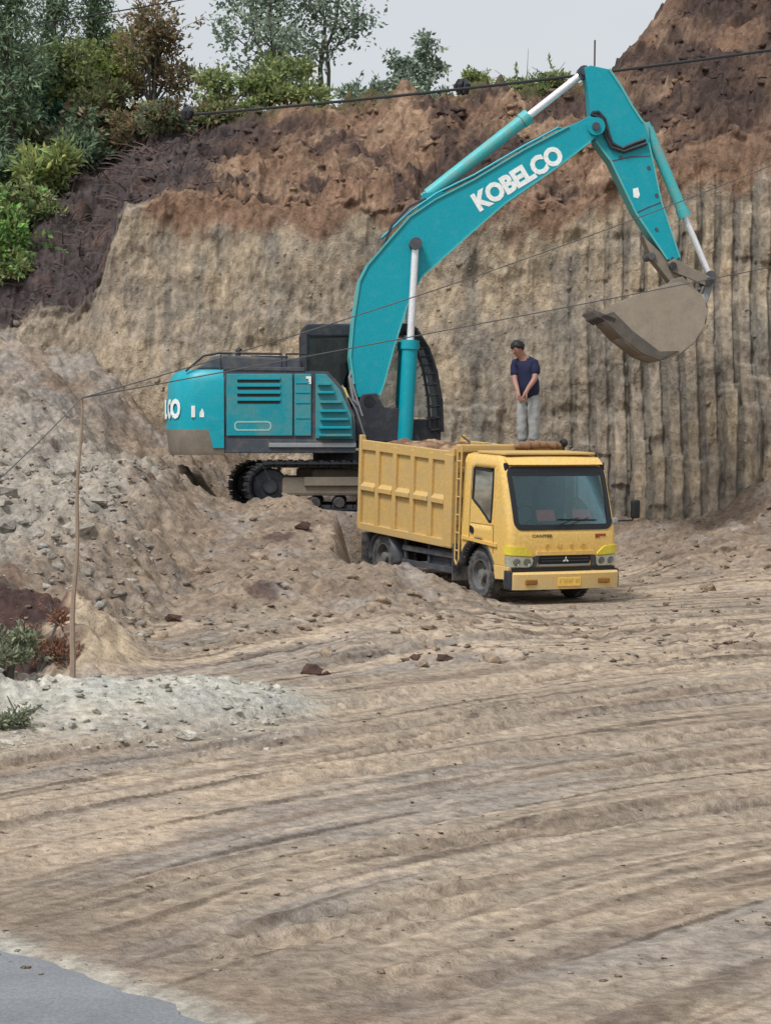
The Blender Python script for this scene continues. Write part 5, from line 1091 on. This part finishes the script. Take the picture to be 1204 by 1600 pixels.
# crumbs too small and too many to count
def crumbs(name, n, fx, smin, smax, cols, label, seed):
    rg = np.random.RandomState(seed); bm = hull(seed + 60, 13)
    bv = np.array([v.co[:] for v in bm.verts]); bf = np.array([[v.index for v in f.verts] for f in bm.faces]); bm.free(); nv = len(bv)
    x, y = fx(rg, n); ok = (road_d(x, y) > (-0.35 if name == 'loose_gravel' else 0.3)) & (calm(x, y) > 0.9)
    if name == 'loose_gravel': tt_, ss_ = rut_ts(x, y); ok &= (pn(ss_ * 0.3, tt_ * 2.2, 97.0) + 0.5 * pn(x, y, 5.0) + 0.25 * rg.randn(n) + 0.5 * S(0.7, 0.1, road_d(x, y))) > 0.30; x, y = x[ok], y[ok]; n = len(x)
    s = smin + (smax - smin) * rg.rand(n) ** 3; z = np.maximum(ground_z(x, y), np.where(road_d(x, y) < 0.15, 0.02, -9)) + s * 0.1
    a = rg.rand(n) * 6.28; V = bv[None] * (1 + 0.3 * rg.randn(n, nv, 1).clip(-1, 1)) * s[:, None, None] * np.stack([0.8 + 0.6 * rg.rand(n), 0.8 + 0.4 * rg.rand(n), 0.5 + 0.4 * rg.rand(n)], -1)[:, None, :]
    X = V[..., 0] * np.cos(a)[:, None] - V[..., 1] * np.sin(a)[:, None] + x[:, None]; Yv = V[..., 0] * np.sin(a)[:, None] + V[..., 1] * np.cos(a)[:, None] + y[:, None]; Z = V[..., 2] + z[:, None]
    Fc = (bf[None] + (np.arange(n) * nv)[:, None, None]).reshape(-1, 3); c = np.array(cols)[rg.randint(0, len(cols), n)] * (0.75 + 0.5 * rg.rand(n, 1))
    o = raw_mesh(name, np.stack([X, Yv, Z], -1).reshape(-1, 3), Fc, M['soil'], None, np.repeat(c, nv, 0)); tag(o, label, 'gravel', kind='stuff')
def fan(p0, p1, y0, y1):
    def f(rg, n): Y = y0 + (y1 - y0) * rg.rand(n); return ((p0 + (p1 - p0) * rg.rand(n)) - 602) / F * Y, Y
    return f
crumbs('loose_gravel', 6500, fan(-150, 1350, 10.5, 24), 0.004, 0.024, [C_TAN, C_BRN, C_TAN, C_BRN * 0.8], 'small crumbs of earth strewn over the rutted yard', 1)
crumbs('loose_rubble', 2600, fan(-150, 1350, 26, 47), 0.015, 0.075, [C_MOUND, C_BRN, C_GREY, C_MOUND], 'small lumps of earth on the heaps and slopes', 2)
crumbs('pale_rubble', 800, fan(-150, 440, 18.6, 23.6), 0.008, 0.05, [C_PALE, C_PALE, C_PALE * 0.85], 'small pale grey rubble heaped in a low ridge', 3)
crumbs('grey_rubble', 1300, fan(-150, 235, 27.5, 40), 0.02, 0.09, [C_GREY, np.array(lin(164, 161, 154)), C_GREY], 'small grey rubble on the slope left of the excavator', 4)

def bank_clods(name, n, r0, r1, smin, smax, label, seed, sink):
    rg = np.random.RandomState(seed); bm = hull(seed + 60, 13); bv = np.array([v.co[:] for v in bm.verts]); bf = np.array([[v.index for v in f.verts] for f in bm.faces]); bm.free(); nv = len(bv)
    i = rg.randint(r0, r1, n); jx = rg.randint(170, 910, n); ok = pn(Xr[i, jx] * 0.8, Zr[i, jx] * 0.8, 3.0 + seed) + 0.35 * rg.randn(n) > 0.05; i, jx = i[ok], jx[ok]; n = len(i)
    P_ = np.stack([Xr2[i, jx], Yr2[i, jx], Zr2[i, jx]], -1); s = smin + (smax - smin) * rg.rand(n) ** 3.5
    V = bv[None] * (1 + 0.25 * rg.randn(n, nv, 1).clip(-1, 1)) * s[:, None, None] * (0.7 + 0.6 * rg.rand(n, 1, 3)); a = rg.rand(n, 1) * 6.28
    X = V[..., 0] * np.cos(a) - V[..., 1] * np.sin(a); Y_ = V[..., 0] * np.sin(a) + V[..., 1] * np.cos(a); V = np.stack([X, Y_ + sink * s[:, None], V[..., 2]], -1) + P_[:, None, :]
    c = cc[i, jx] * (0.8 + 0.35 * rg.rand(n, 1)); Fc = (bf[None] + (np.arange(n) * nv)[:, None, None]).reshape(-1, 3)
    tag(raw_mesh(name, V.reshape(-1, 3), Fc, M['soil'], None, np.repeat(c, nv, 0)), label, 'clods', kind='stuff')
bank_clods('bank_clods', 3200, 252, 412, 0.015, 0.14, 'loose brown clods on the sloping soil above the cut face', 11, 0.2)
bank_clods('face_chips', 2600, 70, 250, 0.012, 0.085, 'small chips of earth sticking to the cut face', 12, 0.25)
# ------------------------------------------------------------------ stake and cables
sk = (at(110, 1100, 21.6)); zs = gz(sk.x, sk.y)
b = MB(); n = 14; tp = at(128, 622, 21.9)
b.tube([Vector((sk.x, sk.y, zs - 0.15)).lerp(tp, k / n) + Vector((0.012 * math.sin(k * 1.1), 0, 0)) for k in range(n + 1)], [0.036 - 0.024 * (k / n) ** 0.6 for k in range(n + 1)], 7)
tag(b.build('wooden_stake', M['wood'], smooth=True), 'thin weathered wooden stake standing in the pale rubble on the left', 'stake')
def cable(a, c, sag, r, name, label, mat, n=40, grp='cables strung over the yard'):
    b = MB(); b.tube([a.lerp(c, k / n) - Vector((0, 0, sag * 4 * (k / n) * (1 - k / n))) for k in range(n + 1)], r, 6); o = b.build(name, mat, smooth=True); tag(o, label, 'cable', grp); return o
cable(tp, at(1330, 205, 29), 0.16, 0.006, 'overhead_cable', 'thin upper cable running from the stake up across the middle of the boom', M['cable_grey'])
cable(tp, at(1330, 392, 29), 0.02, 0.006, 'overhead_cable', 'thin lower cable running from the stake past the bucket', M['cable_grey'])
cable(tp, at(-60, 803, 17), 0.02, 0.006, 'overhead_cable', 'thin cable dropping from the stake to the lower left', M['cable_grey'])
up_a, up_b = at(286, 180, 51.5), at(1330, 60, 44.5)
cable(up_a, up_b, 0.12, 0.030, 'overhead_cable', 'thick black cable along the top edge of the cut bank', M['cable'], 60)
cable(at(60, 36, 47), at(420, -28, 47), 0.05, 0.014, 'overhead_cable', 'thin cable crossing the sky above the left trees', M['cable'])
for px, py, r, lab in ((722, 134, 0.16, 'black splice bundle hanging on the thick cable left of the boom tip'), (293, 176, 0.13, 'black splice bundle at the left end of the thick cable')):
    c = at(px, py, 51.5 - 7 * (px - 286) / 1044); b = MB(); rg = random.Random(px)
    for k in range(5): a_ = k * 1.26; b.tube([c + Vector((r * 0.5 * math.cos(a_), 0.1 * math.sin(a_), -r * 1.1)), c + Vector((r * 0.8 * math.cos(a_ + 0.5), 0.12 * math.sin(a_), 0)), c + Vector((r * 0.4 * math.cos(a_ + 1), 0, r * 0.8))], [0.04, 0.07, 0.04], 7)
    o = b.build('cable_splice', M['cable'], smooth=True); tag(o, lab, 'splice', 'cable splices')
c = at(928, 92, 52); b = MB(); b.tube([c - Vector((0, 0, 0.4)), c + Vector((0.01, 0, 0.42))], 0.02, 6); tag(b.build('marker_stick', M['twig']), 'thin stick standing on the skyline above the boom tip', 'stick')

# ------------------------------------------------------------------ vegetation
def hit(px, py, y0=46.0):
    d = ray(px, py); Y = y0
    while Y < 72:
        x = d.x * Y
        if Y > float(Yc(x)) + 0.9 and CAM_Z + d.z * Y <= hill(x, Y): break
        Y += 0.1
    return Vector((d.x * Y, Y, hill(d.x * Y, min(Y, 71))))
def leaf_arrays(C, D, L, Wd, rg, cols, fold=0.25):
    n = len(C); D = D / np.linalg.norm(D, axis=1)[:, None]; r = rg.randn(n, 3); sd_ = np.cross(D, r); sd_ /= np.linalg.norm(sd_, axis=1)[:, None]; up = np.cross(sd_, D)
    L = L[:, None]; Wd = Wd[:, None]
    V = np.stack([C, C + D * L * 0.45 + sd_ * Wd + up * Wd * fold, C + D * L - up * L * 0.15, C + D * L * 0.45 - sd_ * Wd + up * Wd * fold], 1)
    base = np.arange(n)[:, None] * 4; Fc = np.concatenate([base + np.array([[0, 1, 2]]), base + np.array([[0, 2, 3]])])
    c = np.array(cols)[rg.randint(0, len(cols), n)] * (0.8 + 0.9 * rg.rand(n, 1)); return V.reshape(-1, 3), Fc, np.repeat(c, 4, 0)
G1 = [lin(132, 146, 96), lin(112, 130, 88), lin(154, 160, 110)]; G2 = [lin(112, 132, 104), lin(128, 146, 114), lin(98, 116, 96)]; G3 = [lin(146, 160, 96), lin(168, 170, 104), lin(122, 146, 88)]
GB = [lin(126, 170, 92), lin(146, 184, 106), lin(104, 148, 82)]; BR = [lin(136, 116, 94), lin(150, 128, 100), lin(112, 100, 82), lin(112, 118, 82)]; GP = [lin(138, 152, 134), lin(120, 138, 122), lin(154, 164, 140), lin(108, 126, 112)]
def bush(name, px, py, w_, h_, n, L, asp, cols, label, cat='bush', group='bushes on the hillside', seed=0, lobes=7, spiky=0.0, p=None):
    rg = np.random.RandomState(seed + 100); p = hit(px, py) if p is None else p; root = empty(name, p); tag(root, label, cat, group)
    if group == 'bushes on the left hillside': w_ *= 1.15; h_ *= 1.12; n = int(n * 1.2)
    k = rg.randint(0, lobes, n); ang = rg.rand(lobes) * 6.28; rad = 0.62 * np.sqrt(rg.rand(lobes)); hz = 0.15 + 0.85 * rg.rand(lobes) ** 1.3; ls = 0.28 + 0.45 * rg.rand(lobes)
    cen = np.stack([np.cos(ang) * rad * w_, np.sin(ang) * rad * w_ * 0.8, hz * h_], -1)
    d = rg.randn(n, 3); d /= np.linalg.norm(d, axis=1)[:, None]; rr = (0.35 + 0.65 * rg.rand(n) ** 0.5) * (1 + 0.35 * rg.randn(n) * 0.5)
    C = cen[k] + d * rr[:, None] * ls[k][:, None] * np.array([w_ * 0.62, w_ * 0.55, h_ * 0.42]); C[:, 2] = np.maximum(C[:, 2], -0.1)
    D = d * 0.6 + rg.randn(n, 3) * 0.5 + np.array([0, 0, 0.25 + spiky]); LL = L * (0.6 + 0.8 * rg.rand(n))
    b = MB(); ns = 16; sc_, sdir = [], []
    for q in range(ns):                                # stray shoots that break the outline
        e = cen[rg.randint(lobes)]; dd = rg.randn(3) * np.array([1, 0.8, 0.7]) + np.array([0, 0, 0.6]); dd /= np.linalg.norm(dd); ln = (0.45 + 0.5 * rg.rand()) * max(w_, h_) * 0.8
        tip = e + dd * ln + np.array([0, 0, -0.12 * ln]); b.tube([e, e + dd * ln * 0.55, tip], [0.014, 0.009, 0.004], 4, False)
        m_ = max(8, int(ln / (L * 0.35))); f_ = 0.3 + 0.7 * rg.rand(m_, 1); sc_.append(e + (tip - e) * f_ + rg.randn(m_, 3) * 0.02); sdir.append(dd * 0.7 + rg.randn(m_, 3) * 0.7)
    C = np.concatenate([C] + sc_); D = np.concatenate([D] + sdir); LL = np.concatenate([LL, L * (0.6 + 0.7 * rg.rand(len(C) - n))])
    V, Fc, c = leaf_arrays(C, D, LL, LL * asp, rg, cols); raw_mesh('foliage', V, Fc, M['leaf'], root, c)
    for q in range(lobes):
        e = Vector(cen[q]); m_ = e * 0.5 + Vector((0, 0, 0.1 * h_)); b.tube([Vector((0.06 * math.cos(q), 0.06 * math.sin(q), -0.15)), m_, e], [0.035, 0.025, 0.012], 5)
        for _ in range(3): b.tube([e * 0.85, e + Vector(rg.randn(3) * 0.25 * w_)], [0.014, 0.005], 4)
    o = b.build('stem', M['bark'], root); return root
def tree(name, p, H, trunks, limbs, rl, ncl, L, asp, cols, label, group, seed, lo=0.25, dr=0.35):
    rg = np.random.RandomState(seed + 500); root = empty(name, p); tag(root, label, 'tree', group); tb = MB(); lb = MB(); cl_ = []
    for (dx, dy, hf, r0) in trunks:
        n = 9; pts = [Vector((dx * H * (k / n) ** 1.3 + 0.05 * rg.randn(), dy * H * (k / n) + 0.05 * rg.randn(), -0.3 + (H * hf + 0.3) * k / n)) for k in range(n + 1)]
        tb.tube(pts, [r0 * (1 - 0.8 * k / n) for k in range(n + 1)], 8)
        for q in range(limbs):
            t = lo + (1 - lo) * (q + rg.rand()) / limbs; i = min(n - 1, int(t * n)); s = pts[i].lerp(pts[i + 1], t * n - i); a = rg.rand() * 6.28; ln = rl * H * (0.5 + 0.6 * rg.rand()) * (1.15 - 0.6 * t)
            d = Vector((math.cos(a), math.sin(a) * 0.8, dr + 0.5 * rg.rand())).normalized(); m_ = s + d * ln * 0.5 + Vector((0, 0, 0.05 * ln)); e = s + d * ln + Vector((0, 0, 0.12 * ln))
            lb.tube([s, m_, e], [r0 * 0.35 * (1.1 - t * 0.6), r0 * 0.2, 0.012], 5); cl_ += [e, s.lerp(e, 0.7) + Vector(rg.randn(3) * 0.12 * ln)]
            for _ in range(2):
                e2 = m_ + Vector(rg.randn(3)).normalized() * ln * 0.45 + Vector((0, 0, 0.1 * ln)); lb.tube([m_, e2], [r0 * 0.12 + 0.008, 0.006], 4); cl_.append(e2)
        cl_.append(pts[-1])
    tr = tb.build('trunk', M['bark'], root, smooth=True); lb.build('limbs', M['bark'], tr)
    cl_ = np.array([c[:] for c in cl_]); n = len(cl_) * ncl; k = np.repeat(np.arange(len(cl_)), ncl); sz = (0.04 + 0.06 * rg.rand(len(cl_))) * H
    d = rg.randn(n, 3); C = cl_[k] + d * sz[k][:, None] * np.array([0.62, 0.62, 0.42]); D = d * 0.4 + rg.randn(n, 3) * 0.6 + np.array([0, 0, -0.15]); LL = L * (0.6 + 0.8 * rg.rand(n))
    V, Fc, c = leaf_arrays(C, D, LL, LL * asp, rg, cols); raw_mesh('crown', V, Fc, M['leaf'], root, c); return root
def on_hill(px, Y): x = ray(px, 150).x * Y; return Vector((x, Y, hill(x, Y)))
tg = 'trees on the skyline'
tree('slender_tree', on_hill(424, 56), 5.2, [(0.0, 0, 1.0, 0.09), (-0.10, 0.05, 0.62, 0.05)], 12, 0.28, 46, 0.12, 0.32, GP, 'tall slender open-crowned tree with a straight trunk on the skyline', tg, 1, 0.14)
tree('slender_tree', on_hill(505, 57), 5.0, [(-0.03, 0, 1.0, 0.08), (0.10, 0, 0.98, 0.06)], 9, 0.23, 50, 0.12, 0.32, GP, 'leaning fork-trunked tree just right of the straight trunked tree', tg, 2, 0.36)
tree('small_tree', on_hill(662, 57), 1.75, [(0.15, 0, 1.0, 0.05), (-0.25, 0, 0.8, 0.04)], 7, 0.42, 40, 0.12, 0.28, GP, 'small bushy tree standing alone right of the tall trees', tg, 3, 0.25)
tree('dark_tree', on_hill(140, 58), 3.9, [(0.02, 0, 1.0, 0.10), (0.06, 0, 0.75, 0.06)], 9, 0.15, 34, 0.16, 0.14, G2, 'dark narrow-leaved tree with upright limbs right of the corner tree', tg, 4, 0.25, 1.2)
tree('dark_tree', on_hill(85, 57), 4.2, [(0.0, 0, 1.0, 0.12), (-0.06, 0, 0.9, 0.08)], 12, 0.17, 40, 0.16, 0.14, G2, 'dark feathery tree second from the top left corner', tg, 5, 0.15, 1.0)
tree('dark_tree', on_hill(15, 55), 4.8, [(0.0, 0, 1.0, 0.12), (-0.05, 0, 0.9, 0.08)], 14, 0.20, 50, 0.18, 0.14, G2, 'dense dark tree in the top left corner', tg, 6, 0.05, 0.6)
bg1 = 'bushes along the bank top'
bush('shrub', 365, 168, 1.0, 1.0, 2600, 0.13, 0.3, G1, 'green bush at the foot of the straight trunked tree', group=bg1, seed=1, p=on_hill(350, 54.5), lobes=9)
bush('shrub', 450, 165, 1.1, 1.1, 3000, 0.13, 0.3, G1, 'wide green bush between the two tall skyline trees', group=bg1, seed=2, p=on_hill(452, 54.8), lobes=10)
bush('shrub', 575, 150, 0.9, 0.75, 1700, 0.13, 0.3, GP, 'low green bush left of the lone small tree', group=bg1, seed=3, p=on_hill(575, 55.5), lobes=9)
bush('shrub', 660, 140, 1.0, 0.6, 1600, 0.13, 0.3, GP, 'low bush under the lone small tree', group=bg1, seed=4, p=on_hill(640, 56), lobes=9)
bush('shrub', 800, 150, 1.1, 0.4, 1900, 0.12, 0.2, G1, 'low green growth on the skyline just left of the arm cylinder', group=bg1, seed=5, p=on_hill(795, 54.0), lobes=12)
bush('shrub', 860, 150, 0.8, 0.4, 1400, 0.12, 0.2, G1, 'low green growth on the skyline behind the arm cylinder rod', group=bg1, seed=6, p=on_hill(858, 53.6), lobes=10)
bush('shrub', 745, 150, 0.6, 0.3, 800, 0.12, 0.2, G1, 'small tuft on the skyline right of the cable splice', group=bg1, seed=16, p=on_hill(750, 54), lobes=8)
bg2 = 'bushes on the left hillside'
bush('dry_bush', 238, 172, 1.25, 1.9, 3000, 0.14, 0.22, BR, 'large brown dry bush high on the left hillside', group=bg2, seed=7, lobes=12)
bush('shrub', 288, 168, 0.5, 1.5, 1100, 0.15, 0.25, G2, 'narrow upright green bush right of the brown dry bush', group=bg2, seed=8)
bush('shrub', 170, 160, 1.2, 1.2, 3000, 0.14, 0.25, G3, 'yellowish green bush left of the brown dry bush', group=bg2, seed=9, lobes=11)
bush('shrub', 105, 165, 1.1, 1.1, 2600, 0.15, 0.25, G1, 'mid green bush below the dark feathery tree', group=bg2, seed=10, lobes=10)
bush('shrub', 155, 212, 1.0, 1.0, 2200, 0.15, 0.24, BR[2:] + G1[:1], 'olive brown bush at the lower edge of the left thicket', group=bg2, seed=11, lobes=10)
bush('shrub', 215, 215, 0.8, 0.7, 1500, 0.13, 0.2, BR, 'low dry bush just below the large brown dry bush', group=bg2, seed=21, lobes=9)
bush('shrub', 330, 195, 0.7, 0.45, 1000, 0.13, 0.2, BR + G1, 'low dry bush at the left end of the thick cable', group=bg2, seed=22, lobes=9)
bush('broadleaf_plant', 45, 200, 1.0, 1.2, 1100, 0.36, 0.13, [lin(96, 140, 116), lin(118, 162, 134), lin(80, 122, 100)], 'bluish green plant with long arching leaves near the left edge', 'plant', bg2, 12, 7, 0.1)
bush('shrub', -20, 160, 1.4, 1.7, 3200, 0.16, 0.24, G2, 'dark bush cut by the left picture edge under the corner tree', group=bg2, seed=13, lobes=10)
bush('shrub', 95, 240, 1.0, 0.7, 1700, 0.15, 0.24, G2 + BR[:1], 'dull green bush above the lance leaved plant', group=bg2, seed=23, lobes=9)
bush('broadleaf_plant', 78, 305, 0.9, 0.9, 1000, 0.27, 0.13, G3 + G1, 'yellow green plant with lance leaves halfway down the dark slope', 'plant', bg2, 14, 9, 0.1)
bush('shrub', 10, 430, 0.7, 1.3, 1600, 0.17, 0.28, GB + G1, 'bright green bush on the dark slope at the left edge', group=bg2, seed=15, lobes=10)
bush('shrub', 5, 300, 0.8, 0.8, 1400, 0.16, 0.25, G2, 'dark green bush on the slope left of the lance leaved plant', group=bg2, seed=17, lobes=9)
for k, (px, py, w_, h_, cols, L_, lab) in enumerate(((20, 250, 1.0, 0.9, G1, 0.16, 'mid green bush on the left edge above the dark slope'), (130, 265, 0.8, 0.7, G2, 0.15, 'grey green bush right of the lance leaved plant'), (60, 350, 0.7, 0.6, G1, 0.15, 'small green bush just below the lance leaved plant'),
        (-10, 370, 0.8, 0.9, G1, 0.17, 'mid green bush at the left edge above the bright green bush'), (190, 240, 0.7, 0.5, BR, 0.13, 'low dry tangle at the top of the dark slope'), (265, 215, 0.8, 0.5, BR + G2, 0.13, 'low dry tangle under the narrow upright bush'), (30, 455, 0.5, 0.5, G1, 0.14, 'small green bush under the bright green bush'),
        (60, 110, 1.3, 1.3, G1 + G2, 0.16, 'grey green bush under the dark feathery tree'), (200, 120, 0.9, 1.0, G1 + G3, 0.14, 'light green bush behind the large brown dry bush'))):
    bush('shrub', px, py, w_, h_, int(1500 * w_), L_, 0.25, cols, lab, group=bg2, seed=40 + k, lobes=9)
bush('weed', 15, 1105, 0.42, 0.42, 1100, 0.065, 0.2, [lin(128, 136, 110), lin(148, 152, 128), lin(108, 114, 92)], 'low grey green weed beside the pale rubble at the left edge', 'plant', 'weeds by the rubble', 18, 6, 0.2, p=Vector((-3.75, 22.6, gz(-3.75, 22.6))))
bush('weed', 15, 1150, 0.3, 0.2, 500, 0.05, 0.2, [lin(128, 136, 110), lin(148, 152, 128), lin(108, 114, 92)], 'small weed at the near left end of the pale rubble', 'plant', 'weeds by the rubble', 19, 6, 0.2, p=Vector((-3.25, 19.4, gz(-3.25, 19.4))))
bush('dry_bush', 75, 1010, 0.42, 0.55, 1000, 0.075, 0.10, [lin(132, 92, 76), lin(112, 78, 66), lin(150, 114, 92)], 'small reddish dry bush left of the wooden stake', 'bush', 'dry growth by the stake', 20, 6, 0.3, p=Vector((-3.62, 24.4, gz(-3.62, 24.4))))
# dry sticks and roots on the dark slope
rg = np.random.RandomState(5); tbm = MB()
for _ in range(380):
    px, py = rg.uniform(-60, 330), rg.uniform(215, 500)
    x = ray(px, py).x * 50; Y = float(Yc(x)) + 1.2 + 6.5 * rg.rand(); x = ray(px, py).x * Y
    if x > -3.0 - 0.25 * (Y - 49): continue
    p = Vector((x, Y, hill(x, Y))); d = Vector((rg.randn(), rg.randn() * 0.5, 0.25 * rg.rand() + 0.05)).normalized() * (0.2 + 0.6 * rg.rand()); tbm.tube([p + Vector((0, 0, 0.02)), p + d * 0.5 + Vector((0, 0, 0.06)), p + d], [0.018, 0.014, 0.005], 3, False)
o = tbm.build('dry_brush', M['twig']); tag(o, 'dry sticks and roots littering the dark slope on the left', 'brush', kind='stuff')
